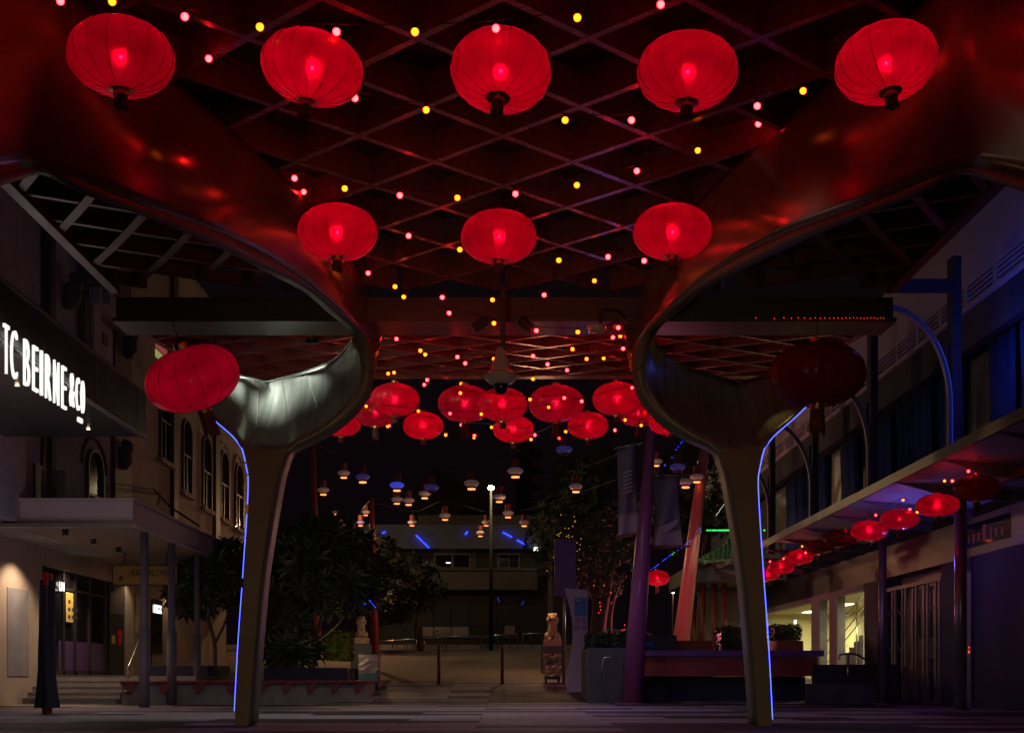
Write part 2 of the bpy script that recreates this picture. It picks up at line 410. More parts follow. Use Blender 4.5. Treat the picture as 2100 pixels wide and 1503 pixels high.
def text_part(word, name, m, parent, origin, ux, uy, w, h, ext=.02, fat=0.0):
    """lettering fitted into a w x h box whose lower left corner is origin"""
    cu = bpy.data.curves.new(name, 'FONT'); cu.body = word; cu.extrude = ext; cu.offset = fat; cu.resolution_u = 4
    t = bpy.data.objects.new('tmp', cu); COL.objects.link(t)
    dg = bpy.context.evaluated_depsgraph_get(); me = bpy.data.meshes.new_from_object(t.evaluated_get(dg))
    bpy.data.objects.remove(t); bpy.data.curves.remove(cu)
    xs = [v.co.x for v in me.vertices]; ys = [v.co.y for v in me.vertices]
    ux = Vector(ux); uy = Vector(uy); uz = ux.cross(uy); origin = Vector(origin)
    off = Vector((0, 0, 0)); p = parent
    while p is not None: off = off + p.location; p = p.parent
    for v in me.vertices:
        v.co = origin + ux * (v.co.x - min(xs)) / (max(xs) - min(xs)) * w + uy * (v.co.y - min(ys)) / (max(ys) - min(ys)) * h + uz * v.co.z
        v.co = KV(v.co) - off
    me.name = name; o = bpy.data.objects.new(name, me); COL.objects.link(o); me.materials.clear(); me.materials.append(M[m]); o.parent = parent
    return o

# ------------------------------------------------------------------ ground
TZ = [(-60, 0), (19.2, 0), (21, .25), (22.5, .5), (24, .62), (28, .95), (32, 1.35), (40, 2.2), (46, 2.55), (52, 2.66), (62, 2.7), (400, 2.7)]
def gz(y):
    for (a, za), (b, zb) in zip(TZ, TZ[1:]):
        if y <= b: return za + (zb - za) * max(0, (y - a)) / (b - a)
    return TZ[-1][1]
def sheet(name, ys, x0, x1, dz, m):
    b = MB(); b.grid([[(x, y, gz(y) + dz) for x in (x0, (x0 + x1) / 2, x1)] for y in ys])
    o = b.build(name, m); o['kind'] = 'structure'; return o
sheet('ground', [-60, 0, 19.2, 21, 22.5, 24, 28, 32, 36, 40, 46, 52, 62, 120, 400], -220, 220, -.012, 'asphalt')
pv = sheet('paving', [-30, 0, 10, 19.2, 21, 22.5, 23.4], -14, 14, 0, 'paving')
sheet('road', [23.4, 24, 28, 32, 36, 40, 44], -60, 60, -.004, 'asphalt')
kb = MB(); kb.grid([[(x, y, gz(y) + .006) for x in (-5.2, -2.2)] for y in (22.0, 22.5)])
o = kb.build('path_slab', 'concrete'); o['kind'] = 'structure'
kb = MB(); kb.box(-40, 40, 43.6, 50, 2.2, 2.74)
o = kb.build('far_pavement', 'concrete'); o['kind'] = 'structure'

# ------------------------------------------------------------------ canopy
HR = 5.8 + EYE                  # underside of the lattice
def lattice(y0, y1, zf, hw, depth, wdt, step, lat, phase):
    b = MB(); sl_ = step / lat
    for sgn in (1, -1):
        k = -60
        while k < 60:
            c = phase + 2 * step * k
            # line y = c + sgn * sl * x ; clip to the rectangle
            xa, xb = -hw, hw
            ya, yb = c + sgn * sl_ * xa, c + sgn * sl_ * xb
            def clip(v): return (v - c) / (sgn * sl_)
            lo, hi = sorted((clip(y0), clip(y1))); xa = max(-hw, lo); xb = min(hw, hi)
            if xb - xa > .1:
                n = max(1, int((xb - xa) / 3)); P = []
                for q in range(n + 1):
                    x = xa + (xb - xa) * q / n; y = c + sgn * sl_ * x
                    P.append(Vector((x, y, zf(y) + depth / 2 + (.004 if sgn > 0 else 0))))
                for p, q in zip(P, P[1:]): b.bar(p, q, wdt, depth)
            k += 1
    return b
can = thing('shade_canopy', (0, 7, HR), 'dark red diamond lattice canopy roof overhead carrying the top rows of lanterns and bulbs', 'canopy')
lattice(3.4, 8.0, lambda y: HR, 4.3, .34, .08, .375, .78, 7.35).build('lattice', 'lattice', can)
lattice(8.004, 10.32, lambda y: HR, 3.3, .34, .08, .375, .78, 7.35).build('lattice', 'lattice', can)
for s_ in (-1, 1):
    b = MB()
    for k in range(9):
        y0_ = 6.5 + .74 * k
        if k < 6:
            P_ = [Vector((s_ * (5.8 - 2.6 * t), y0_ + 1.7 - 2.0 * t - .35 * t * t, HR + .13)) for t in [q / 8 for q in range(9)]]
            P_ = [p for p in P_ if 6.9 < p.y < 10.3]
            b = MB()
            for p, q in zip(P_, P_[1:]): b.bar(p, q, .12, .22)
            if len(P_) > 1: b.build('wing_rib', 'lattice_dark', can)
    b = MB()
    for k in range(12):
        y0_ = 6.4 + .47 * k
        P_ = [Vector((s_ * (5.8 - 2.6 * t), y0_ + .72 * t, HR + .12)) for t in [q / 6 for q in range(7)]]
        P_ = [p for p in P_ if p.y < 10.3]
        b = MB()
        for p, q in zip(P_, P_[1:]): b.bar(p, q, .08, .18)
        if len(P_) > 1: b.build('wing_purlin', 'lattice_dark', can)
b = MB(); b.box(-5.85, 5.85, 3.4, 10.32, HR + .345, HR + .38); b.build('roof_panel', 'roof_green', can)
b = MB(); b.box(-5.86, 5.9, 10.33, 10.6, 6.12, 6.47); b.build('beam', 'beam', can)
b = MB(); b.box(-5.86, 5.9, 10.24, 10.66, 6.06, 6.117); b.build('beam_flange', 'beam_flange', can)
for s in (-1, 1):
    b = MB(); b.box(s * 5.86 - .07, s * 5.86 + .07, 3.4, 10.32, HR - .03, HR + .34); b.build('edge_beam', 'lattice_dark', can)
def z2(y): return 6.35 + (y - 10.9) * .20
can2 = thing('shade_canopy', (0, 12.6, 6.6), 'second lower-looking lattice canopy bay beyond the deep cross beam, full of bulb glints', 'canopy')
lattice(10.95, 14.25, z2, 5.95, .16, .06, .375, .78, 11.1).build('lattice', 'lattice_red', can2)
b = MB(); b.grid([[(-6.0, y, z2(y) + .17), (6.0, y, z2(y) + .17)] for y in (10.95, 12.6, 14.25)]); b.build('roof_panel', 'roof_dark', can2, solid=.03)
b = MB(); b.box(-6, 6, 14.25, 14.4, z2(14.25) - .02, z2(14.25) + .2); b.build('edge_beam', 'lattice_red', can2)
b = MB(); b.box(-6, 6, 10.80, 10.95, 6.33, 6.55); b.build('edge_beam', 'beam', can2)
for s in (-1, 1):
    b = MB(); b.bar((s * 6.0, 10.9, 6.45), (s * 6.0, 14.3, 7.12), .12, .22); b.build('edge_beam', 'lattice_red', can2)

# the two sculpted steel columns ---------------------------------------------------
A_up = [(-420, 560, 4.53), (-250, 455, 5.02), (-90, 385, 5.51), (33, 347, 5.89), (100, 347, 6.05), (167, 370, 6.23), (300, 423, 6.69), (450, 477, 7.41), (567, 537, 8.28), (655, 600, 9.10), (706, 643, 9.66), (735, 672, 9.99), (754, 701, 10.18), (765, 733, 10.27), (767, 765, 10.3)]
B_up = [(-420, -560), (-250, -370), (-90, -215), (60, -85), (140, -20), (220, 50), (360, 170), (500, 290), (600, 380), (680, 470), (735, 555), (767, 633), (782, 667), (780, 702), (769, 760)]
B_d = [5.8 * F / (CY - y) for (x, y) in B_up]; B_d[-4:] = [10.75, 10.7, 10.6, 10.36]
AI = [(-420, 600, 4.56), (-250, 492, 5.05), (-90, 415, 5.55), (36, 370, 5.93), (88, 358, 6.09), (167, 397, 6.28), (300, 446, 6.74), (437, 503, 7.45), (550, 560, 8.33), (626, 600, 9.13), (672, 640, 9.70), (706, 667, 10.02), (723, 690, 10.14), (735, 717, 10.22), (741, 749, 10.28)]
A_lo = [(767, 765, 10.3), (760, 805, 10.32), (738, 842, 10.34), (703, 876, 10.36), (660, 903, 10.4), (625, 919, 10.44), (604, 932, 10.48), (592, 962, 10.5), (583, 1000, 10.5), (556, 1165, 10.48), (541, 1320, 10.46), (529, 1482, 10.45)]
AI_lo = [(741, 749, 10.28), (739, 786, 10.28), (724, 820, 10.28), (693, 858, 10.28), (645, 892, 10.28), (612, 908, 10.28), (587, 925, 10.27), (573, 959, 10.26), (562, 1000, 10.25), (536, 1165, 10.23), (521, 1320, 10.21), (509, 1488, 10.2)]
L_lo = [(500, 920, 10.3), (508, 955, 10.28), (512, 1000, 10.26), (502, 1165, 10.23), (491, 1320, 10.21), (482, 1488, 10.2)]
PB = [(330, 756, 10.5), (385, 806, 10.42), (440, 858, 10.36), (480, 893, 10.32), (500, 920, 10.3), (545, 926, 10.29), (587, 925, 10.27), (612, 908, 10.28), (645, 892, 10.28), (693, 858, 10.28), (724, 820, 10.28), (739, 786, 10.28), (741, 749, 10.28), (735, 717, 10.27)]
PT = [(330, 752, 10.6), (390, 758, 10.7), (440, 765, 10.82), (493, 772, 10.98), (522, 778, 11.1), (550, 784, 11.2), (574, 778, 11.14), (598, 772, 11.07), (620, 766, 11.0), (645, 758, 10.9), (672, 746, 10.78), (695, 731, 10.62), (711, 714, 10.47), (723, 698, 10.3)]
def side(s):
    def w(p):
        v = W(*p); v.x *= s; return v
    nm = 'left' if s > 0 else 'right'
    root = thing('canopy_column', w((496, 1488, 10.3)), 'bronze sheet steel canopy column with white lit funnel behind the tilted lantern' if s > 0 else
                 'dark bronze sheet steel canopy column with an unlit funnel behind the big unlit lantern', 'column', 'sculpted columns carrying the canopy')
    a = cr([w(p) for p in A_up], 90); bb = cr([w((x, y, d)) for (x, y), d in zip(B_up, B_d)], 90)
    rows = []
    for p, q in zip(a, bb):
        row = []
        for k in range(13):
            t = k / 12; v = p.lerp(q, t); v.x += s * .04 * math.sin(math.pi * t) * min(1, (q - p).length / 1.5)
            row.append(v)
        rows.append(row)
    MB().grid(rows).build('inner_skin', 'bronze', root, smooth=True, solid=.02)
    ai = cr([w(p) for p in AI], 90)
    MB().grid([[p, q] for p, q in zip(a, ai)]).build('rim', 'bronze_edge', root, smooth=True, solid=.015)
    al = cr([w(p) for p in A_lo], 60); il = cr([w(p) for p in AI_lo], 60)
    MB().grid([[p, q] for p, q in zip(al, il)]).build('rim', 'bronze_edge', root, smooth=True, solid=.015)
    # shaft below the neck: front, outer side and back close it into a tapered box
    ll = cr([w(p) for p in L_lo], 40); fr = cr([w(p) for p in AI_lo[-6:]], 40); bk = cr([w(p) for p in A_lo[-6:]], 40)
    lb = [v + Vector((0, .26, 0)) for v in ll]
    m_ = MB(); m_.grid([[p, q] for p, q in zip(ll, fr)]); m_.grid([[p, q] for p, q in zip(ll, lb)]); m_.grid([[p, q] for p, q in zip(lb, bk)])
    m_.build('shaft', 'leg_paint', root, smooth=False, solid=.012)
    pb = cr([w(p) for p in PB], 78); pt = cr([w(p) for p in PT], 78)
    rows = []
    for p, q in zip(pb, pt):
        row = []
        for k in range(11):
            t = k / 10; v = p.lerp(q, t); v.y += .10 * math.sin(math.pi * t)
            row.append(v)
        rows.append(row)
    MB().grid(rows).build('funnel_panel', 'panel_metal', root, smooth=True, solid=.02)
    m_ = MB()
    for i in (26, 37, 50):
        m_.tube([r + Vector((0, -.008, 0)) for r in rows[i]], .004, 5)
    m_.build('weld_seam', 'trim_metal', root)
    m_ = MB(); m_.tube([v + Vector((0, -.02, .008)) for v in pt], .012, 6); m_.build('top_trim', 'trim_metal', root)
    # blue light line along the outer edge
    up = cr([w(p) for p in PB[:5]], 16); ln = up[2:] + ll[1:]
    ln = [v + Vector((-s * .035, .03, 0)) for v in ln][:-1]
    if s > 0:
        cut = 21
        MB().tube(ln[:cut], .0065, 6).build('light_line', 'led_blue', root)
        seg = ln[cut:]; m_ = MB(); k = 0; random.seed(3)
        while k < len(seg) - 2:
            n_ = random.choice((1, 2, 3, 4)); m_.tube(seg[k:k + n_ + 1], .006, 5); k += n_ + random.choice((0, 1))
        m_.build('light_line', 'led_blue', root)
    else:
        MB().tube(ln, .0065, 6).build('light_line', 'led_blue', root)
    return root
colL = side(1); colR = side(-1)
# two floodlights behind the cross beam washing the left funnel
for (px_, z_, pw_, lab_) in ((447, 5.78, 260, 'small floodlight behind the cross beam over the bright end of the lit funnel'), (640, 6.02, 85, 'small floodlight behind the cross beam over the curved end of the lit funnel')):
    fx = Vector((W(px_, 0, 10.85).x, 10.85, z_))
    fl = thing('floodlight', fx, lab_, 'floodlight', 'floodlights behind the cross beam')
    b = MB(); b.box(fx.x - .10, fx.x + .10, fx.y - .03, fx.y + .03, fx.z, fx.z + .08); b.build('housing', 'frame_dark', fl)
    b = MB(); b.bar(fx + Vector((0, -.02, .05)), Vector((fx.x, 10.62, 6.4)), .03, .03); b.build('bracket', 'frame_dark', fl)
    lamp('flood_beam', fx + Vector((0, .0, -.03)), pw_, (.86, 1.0, .90), 'SPOT', .04, Vector((fx.x + .35, 11.3, 5.0)), size=130, blend=1.0)

lamp('added_warm_spot', Vector((W(1598, 0, 10.3).x, 10.28, 5.9)), 10, (1.0, .75, .22), 'SPOT', .03, Vector((W(1596, 0, 10.5).x, 10.5, 4.5)), size=26, blend=.9)  # unseen spot added to imitate a yellow reflection down the right funnel
# ------------------------------------------------------------------ lanterns
def lantern_proto(silk, n_g=16):
    root = thing('paper_lantern', (0, 0, 0), 'x', 'lantern')
    RX, RZ = .425, .272
    prof = []
    for k in range(15):
        a = math.pi * (.055 + .89 * k / 14)
        prof.append((RX * math.sin(a) ** .82, -RZ * math.cos(a)))
    MB().lathe(prof, (0, 0, 0), 96, wave=.022, gores=n_g).build('shade', silk, root, iso=True, smooth=True)
    b = MB()
    for q in range(n_g):
        t = 2 * math.pi * (q) / n_g
        b.tube([((r + .003) * .985 * math.cos(t), (r + .003) * .985 * math.sin(t), z) for r, z in prof], .0024, 4)
    b.build('rib_wires', 'red_dark', root, iso=True)
    r0, z0 = prof[0]; r1, z1 = prof[-1]
    MB().lathe([(r0 * .55, z0 - .045), (r0 * .62, z0 - .04), (r0 * .62, z0 + .0), (r0 * .99, z0 + .004)], n=20).build('base_ring', 'gold_metal', root, iso=True)
    MB().lathe([(r1 * .99, z1 - .004), (r1 * .66, z1 + .0), (r1 * .62, z1 + .05), (r1 * .5, z1 + .055), (.01, z1 + .05)], n=20).build('cap', 'gold_metal', root, iso=True)
    b = MB(); random.seed(5)
    for q in range(26):
        t = 2 * math.pi * q / 26; l = .20 + random.uniform(-.03, .03); rr = r0 * .55
        p = Vector((rr * math.cos(t), rr * math.sin(t), z0 - .04)); b.bar(p, p + Vector((.012 * math.cos(t), .012 * math.sin(t), -l)), .016, .006)
    b.build('tassel', 'tassel', root, iso=True)
    MB().ball((0, 0, .0), .011, 8).build('bulb', 'spark' if silk not in ('silk_off', 'silk_even') else 'frame_dark', root, iso=True)
    MB().tube([(0, 0, z1 + .03), (0, 0, z1 + .30)], .004, 5).build('cord', 'cord', root, iso=True)
    return root
P_lit = lantern_proto('silk_lit'); P_dim = lantern_proto('silk_dim'); P_off = lantern_proto('silk_off', 20); P_snow = lantern_proto('silk_snow'); P_even = lantern_proto('silk_even', 14)
used = {}
def lantern(px, py, wpx, label, group, proto=None, D=.85, tilt=(0, 0), cord=1.0, power=3.8, d=None, flat=1.0, col=(1, .012, .06)):
    proto = proto or P_lit
    if d is None: d = D * F / wpx
    if proto.name in used: o = copy_tree(proto)
    else: o = proto; used[proto.name] = 1
    s = D / .85; o.location = KV(W(px, py, d)); o.scale = (s, s, s * flat); o.rotation_euler = (R(tilt[0]), R(tilt[1]), random.uniform(0, 6))
    o['label'] = label; o['category'] = 'lantern'; o['group'] = group
    if tilt != (0, 0):
        o.rotation_euler = (Matrix.Rotation(R(tilt[1]), 3, 'Y') @ Matrix.Rotation(R(tilt[0]), 3, 'X') @ Matrix.Rotation(random.uniform(0, 6), 3, 'Z')).to_euler()
    for ch in o.children:
        if ch.name.startswith('tassel') and group == 'large red lanterns hanging under the canopy' and px < 1700: ch.scale = (.8, .8, .55); ch.location.z = -.12
        if ch.name.startswith('cord'): ch.scale.z = 1; ch.scale = (1, 1, cord); ch.location.z = .30 * (1 - cord)
    if power:
        l = lamp('lantern_light', (0, 0, 0), power * s * s * random.uniform(.7, 1.15), col, radius=.014); l.parent = o; l.location = (0, 0, .02)
    return o
g1 = 'large red lanterns hanging under the canopy'
lantern(248, 118, 218, 'glowing red lantern at the left end of the top row of five', g1)
lantern(640, 140, 212, 'glowing red lantern tilted to one side, second from left in the top row', g1, tilt=(4, 10))
lantern(1027, 146, 208, 'glowing red lantern in the middle of the top row of five', g1, tilt=(-14, 5))
lantern(1410, 148, 208, 'glowing red lantern second from right in the top row of five', g1, tilt=(-4, 2))
lantern(1817, 130, 208, 'glowing red lantern with a dark tassel, right end of the top row', g1, tilt=(-9, -5))
lantern(692, 477, 165, 'glowing red lantern at the left of the second row of three', g1)
lantern(1023, 486, 157, 'glowing red lantern in the middle of the second row, above the domed camera', g1)
lantern(1379, 476, 162, 'glowing red lantern at the right of the second row of three', g1)
g2 = 'red lanterns in the cluster beyond the canopy'
lantern(810, 820, 104, 'bright red lantern under two yellow bulbs, upper left of the far cluster', g2, d=11.6)
lantern(770, 846, 92, 'red lantern half hidden behind a brighter one near the left column', g2, P_dim, d=13.4)
lantern(954, 828, 111, 'dull pinkish red lantern crossed by cables, left of the far cluster centre', g2, P_dim, d=12.2, D=.98)
lantern(1031, 830, 99, 'bright red lantern directly below the domed camera', g2, d=11.7)
lantern(1141, 828, 115, 'dull pinkish red lantern crossed by cables, right of the far cluster centre', g2, P_dim, d=12.2, D=1.0)
lantern(1266, 818, 103, 'bright red lantern at the upper right of the far cluster', g2, d=11.6)
lantern(1309, 848, 76, 'red lantern peeping out beside the right column rim', g2, P_dim, d=15)
lantern(868, 873, 88, 'small bright red lantern, left one of the lowest three in the far cluster', g2, d=14.2)
lantern(1053, 880, 86, 'small bright red lantern, middle one of the lowest three, behind a fringe', g2, d=14.2)
lantern(1206, 873, 91, 'small bright red lantern, right one of the lowest three in the far cluster', g2, d=14.2)
lantern(699, 868, 84, 'red lantern partly hidden behind the left column rim', g2, d=14.4)
lantern(1372, 864, 88, 'red lantern partly hidden behind the right column rim above the leaning pole', g2, d=14.0)
lantern(395, 776, 194, 'large tilted red lantern glowing evenly in front of the left column funnel', 'lanterns beside the columns', P_even, D=1.2, d=8.5, tilt=(20, -17), power=0)
lantern(1676, 768, 198, 'large unlit dark red lantern in front of the right column', 'lanterns beside the columns', P_off, D=1.2, d=8.5, power=0)
g3 = 'lanterns along the right shop awning'
for (px, py, w_, lab, pr, fl_) in (
        (1923, 1036, 88, 'glowing red lantern nearest the viewer in the lit right awning row', P_lit, .8),
        (1845, 1064, 80, 'pale topped red lantern second in the lit row under the right awning', P_snow, .8),
        (1783, 1088, 76, 'glowing red lantern third in the row, in front of the thin awning post', P_lit, .85),
        (1722, 1103, 70, 'dim blue topped lantern fourth in the row under the right awning', P_off, .8),
        (1681, 1121, 60, 'dark hardly lit lantern fifth in the row under the right awning', P_off, .8),
        (1640, 1142, 58, 'glowing red lantern third from the far end of the right awning row', P_lit, .8),
        (1602, 1163, 55, 'glowing red lantern second from the far end of the right awning row', P_lit, .8),
        (1574, 1178, 50, 'farthest red lantern of the right awning row, beside the column light line', P_lit, .8)):
    lantern(px, py, w_, lab, g3, pr, D=.85, flat=fl_, power=.7 if pr is not P_off else 0)
lantern(2003, 1000, 92, 'unlit brown lantern hanging at the front corner of the right awning', g3, P_off, power=0, flat=.9)
lantern(1348, 1185, 42, 'lone red lantern with a pale flecked top between the two leaning poles', 'lone lantern', P_snow, power=2, d=24)

# ------------------------------------------------------------------ bulb strings
SB = {}
def bulb_part(kind, parent, loc, r=.031):
    if (kind, r) not in SB:
        prof = [(.0005, -1), (.5, -.87), (.82, -.57), (.98, -.2), (1.0, .1), (.92, .42), (.72, .70), (.5, .86)]
        me = MB().lathe([(a * r, z * r) for a, z in prof], n=14).build('bulb', kind, None, smooth=True).data
        me.transform(Matrix.Translation((0, 0, -r))); tmp = [o for o in bpy.data.objects if o.data == me][0]; bpy.data.objects.remove(tmp)
        ms = MB().lathe([(.6 * r, r * .75), (.66 * r, r * .8), (.6 * r, 2.0 * r), (.01, 2.05 * r)], n=10).build('socket', 'black_rubber', None, smooth=False)
        md = ms.data; md.transform(Matrix.Translation((0, 0, r * .75))); bpy.data.objects.remove(ms)
        SB[(kind, r)] = (me, md)
    me, md = SB[(kind, r)]
    o = bpy.data.objects.new('bulb', me); COL.objects.link(o); o.parent = parent; o.location = KV(loc) - parent.location
    s = bpy.data.objects.new('socket', md); COL.objects.link(s); s.parent = o
def string(bulbs, d, ends, label, r=.031):
    """bulbs (px, py, 'p'/'y') on one sagging cable at depth d; ends are extra cable points (px, py, depth)"""
    pts = [W(x, y, d) for x, y, c in bulbs]
    root = thing('festoon_string', pts[0], label, 'string lights', 'festoon strings of red and yellow bulbs')
    for (x, y, c), p in zip(bulbs, pts):
        bulb_part('bulb_pink' if c == 'p' else 'bulb_yellow', root, p, r)
    cab = [W(*ends[0])] + [p + Vector((0, 0, r * 2.0)) for p in pts] + [W(*ends[1])]
    sm = cr(cab, 6 * (len(cab) - 1))
    MB().tube(sm, .0045, 5).build('cable', 'cord', root)
string([(-60, -12, 'p'), (124, 3, 'p'), (230, 4, 'y'), (379, 35, 'p'), (533, 56, 'y'), (690, 66, 'p'), (851, 66, 'y'), (1017, 59, 'p'), (1184, 37, 'y'), (1355, 10, 'p')], 5.45, ((-160, -60, 5.4), (1500, -30, 5.4)), 'nearest festoon string crossing above the top row of lanterns')
string([(428, 121, 'p'), (728, 202, 'p'), (874, 226, 'y'), (1159, 247, 'y'), (1295, 247, 'p'), (1553, 218, 'p'), (1647, 187, 'y')], 6.3, ((330, 80, 6.2), (1720, 150, 6.3)), 'festoon string passing just below the top row of lanterns')
string([(604, 366, 'p'), (707, 387, 'y'), (820, 401, 'p'), (938, 406, 'y'), (1057, 398, 'p'), (1183, 380, 'y'), (1306, 351, 'p'), (1431, 309, 'y'), (1555, 255, 'p')], 7.3, ((560, 345, 7.4), (1640, 200, 7.2)), 'festoon string of nine bulbs above the second row of lanterns')
string([(623, 394, 'p'), (838, 484, 'p'), (943, 512, 'y'), (1146, 534, 'y'), (1247, 527, 'p'), (1321, 535, 'p')], 8.2, ((590, 375, 8.1), (1400, 480, 8.1)), 'festoon string running between the three lanterns of the second row')
string([(755, 560, 'p'), (810, 588, 'y'), (907, 610, 'p'), (1010, 615, 'y'), (1116, 605, 'p'), (1219, 576, 'y')], 9.5, ((745, 530, 9.6), (1320, 540, 9.6)), 'festoon string in front of the deep cross beam')
string([(828, 609, 'y'), (921, 642, 'p'), (1013, 663, 'y'), (1100, 678, 'p'), (1185, 681, 'y'), (1268, 672, 'p')], 9.95, ((765, 585, 9.9), (1310, 655, 9.9)), 'festoon string sagging just below the cross beam')
string([(813, 695, 'p'), (862, 719, 'y'), (938, 732, 'p'), (1013, 736, 'y'), (1093, 730, 'p'), (1174, 716, 'y'), (1257, 692, 'p'), (1272, 689, 'y')], 11.2, ((780, 672, 11.2), (1300, 670, 11.2)), 'festoon string level with the top of the domed camera housing')
string([(872, 727, 'y'), (954, 745, 'p'), (1123, 747, 'p'), (1203, 736, 'y'), (1278, 715, 'p')], 11.7, ((800, 700, 11.7), (1310, 695, 11.7)), 'festoon string of five bulbs close behind the domed camera')
string([(796, 766, 'y'), (876, 779, 'p'), (946, 787, 'y'), (1093, 777, 'y'), (1163, 759, 'p'), (1238, 735, 'y'), (1292, 712, 'p')], 12.5, ((775, 755, 12.5), (1310, 700, 12.5)), 'festoon string along the far edge of the second canopy bay')
string([(808, 764, 'y'), (870, 789, 'p'), (944, 806, 'y'), (1087, 819, 'y'), (1157, 816, 'p'), (1193, 823, 'p')], 10.9, ((780, 745, 10.9), (1300, 790, 10.9)), 'festoon string crossing the tops of the far lantern cluster', r=.026)
string([(751, 833, 'y'), (858, 843, 'y'), (923, 848, 'p'), (987, 849, 'y'), (1125, 835, 'y'), (1296, 795, 'p')], 11.2, ((738, 820, 11.2), (1312, 780, 11.2)), 'festoon string crossing the middle of the far lantern cluster', r=.024)
string([(795, 874, 'y'), (798, 873, 'p'), (914, 892, 'y'), (973, 893, 'p'), (1089, 901, 'y'), (1147, 898, 'p'), (1261, 882, 'p'), (1322, 846, 'p')], 15.0, ((735, 850, 15.2), (1345, 830, 15)), 'festoon string skimming the bottoms of the far lantern cluster', r=.032)
string([(946, 871, 'p'), (1008, 876, 'y'), (1097, 892, 'p'), (1138, 875, 'y'), (1160, 885, 'y'), (1282, 861, 'y'), (1315, 872, 'y')], 13.4, ((850, 850, 13.2), (1345, 850, 13)), 'festoon string woven between the lowest lanterns of the far cluster', r=.028)
string([(972, 898, 'y'), (914, 889, 'p')], 15.6, ((1000, 905, 15.6), (880, 880, 15.6)), 'short two bulb festoon below the dull lantern at centre left', r=.026)
aw = [(1986, 966, 'p'), (1953, 986, 'p'), (1937, 986, 'y'), (1881, 1050, 'y'), (1866, 1044, 'p'), (1852, 1025, 'y'), (1796, 1056, 'p'), (1745, 1099, 'y'), (1735, 1088, 'p'), (1691, 1108, 'y'), (1652, 1133, 'p'), (1645, 1120, 'y'), (1607, 1145, 'p'), (1579, 1151, 'p')]
root = thing('festoon_string', W(1986, 966, 13), 'string of red and yellow bulbs looped along the right awning edge between its lanterns', 'string lights', 'festoon strings of red and yellow bulbs')
pp = []
for x, y, c in aw:
    d = 8.75 * F / (x - CX); p = W(x, y, d); pp.append(p + Vector((0, 0, .05))); bulb_part('bulb_pink' if c == 'p' else 'bulb_yellow', root, p, .026)
MB().tube(cr([W(2050, 900, 12.4)] + pp + [W(1560, 1150, 24)], 70), .005, 5).build('cable', 'cord', root)

# domed camera on its pole, two horn speakers, small camera
c = W(1027, 772, 9.3)
dc = thing('dome_camera', c, 'white domed security camera with a black glass ball hanging below the cross beam', 'security camera')
MB().lathe([(.012, .40), (.05, .40), (.075, .30), (.10, .22), (.125, .20), (.14, .10), (.19, .045), (.24, .012), (.242, .0)], c, 32).build('hood', 'white_gloss', dc, smooth=True)
MB().lathe([(.236, .0), (.21, -.035), (.16, -.09), (.115, -.11), (.10, -.11)], c, 32).build('bowl', 'white_gloss', dc, smooth=True)
MB().lathe([(.10, -.105), (.10, -.15), (.085, -.20), (.05, -.235), (.0005, -.245)], c, 24).build('glass_ball', 'glass_dark', dc, smooth=True)
MB().tube([c + Vector((.03, .0, .42)), c + Vector((.03, 0, 1.2)), c + Vector((.03, .9, 1.25))], .035, 10).build('pole', 'beam', dc)
for (px, lab, s) in ((985, 'black horn speaker on the left of the camera pole under the cross beam', -1), (1078, 'black horn speaker on the right of the camera pole under the cross beam', 1)):
    p = W(px, 668, 10.0); sp = thing('horn_speaker', p, lab, 'speaker', 'black speakers under the cross beam')
    b = MB(); b.bar(p + Vector((-s * .10, 0, .06)), p + Vector((s * .10, 0, -.06)), .16, .14); b.build('housing', 'black_rubber', sp, bevel=.02)
    b = MB(); b.bar(p + Vector((0, 0, .08)), Vector((p.x, 10.2, 6.1)), .025, .025); b.build('bracket', 'frame_dark', sp)
p = W(1224, 672, 9.9); sm_ = thing('security_camera', p, 'small white bowl shaped camera on a bent black arm near the right column', 'security camera')
MB().lathe([(.13, .03), (.14, .0), (.12, -.06), (.09, -.075), (.0005, -.08)], p, 24).build('bowl', 'white_gloss', sm_, smooth=True)
MB().tube([p + Vector((.05, 0, .02)), p + Vector((.05, 0, .25)), p + Vector((.3, .1, .3)), p + Vector((.45, .3, .3))], .02, 8).build('arm', 'black_rubber', sm_)
MB().ell(p + Vector((.30, .15, .08)), .16, .14, .08).build('hood', 'beam', sm_, smooth=True)

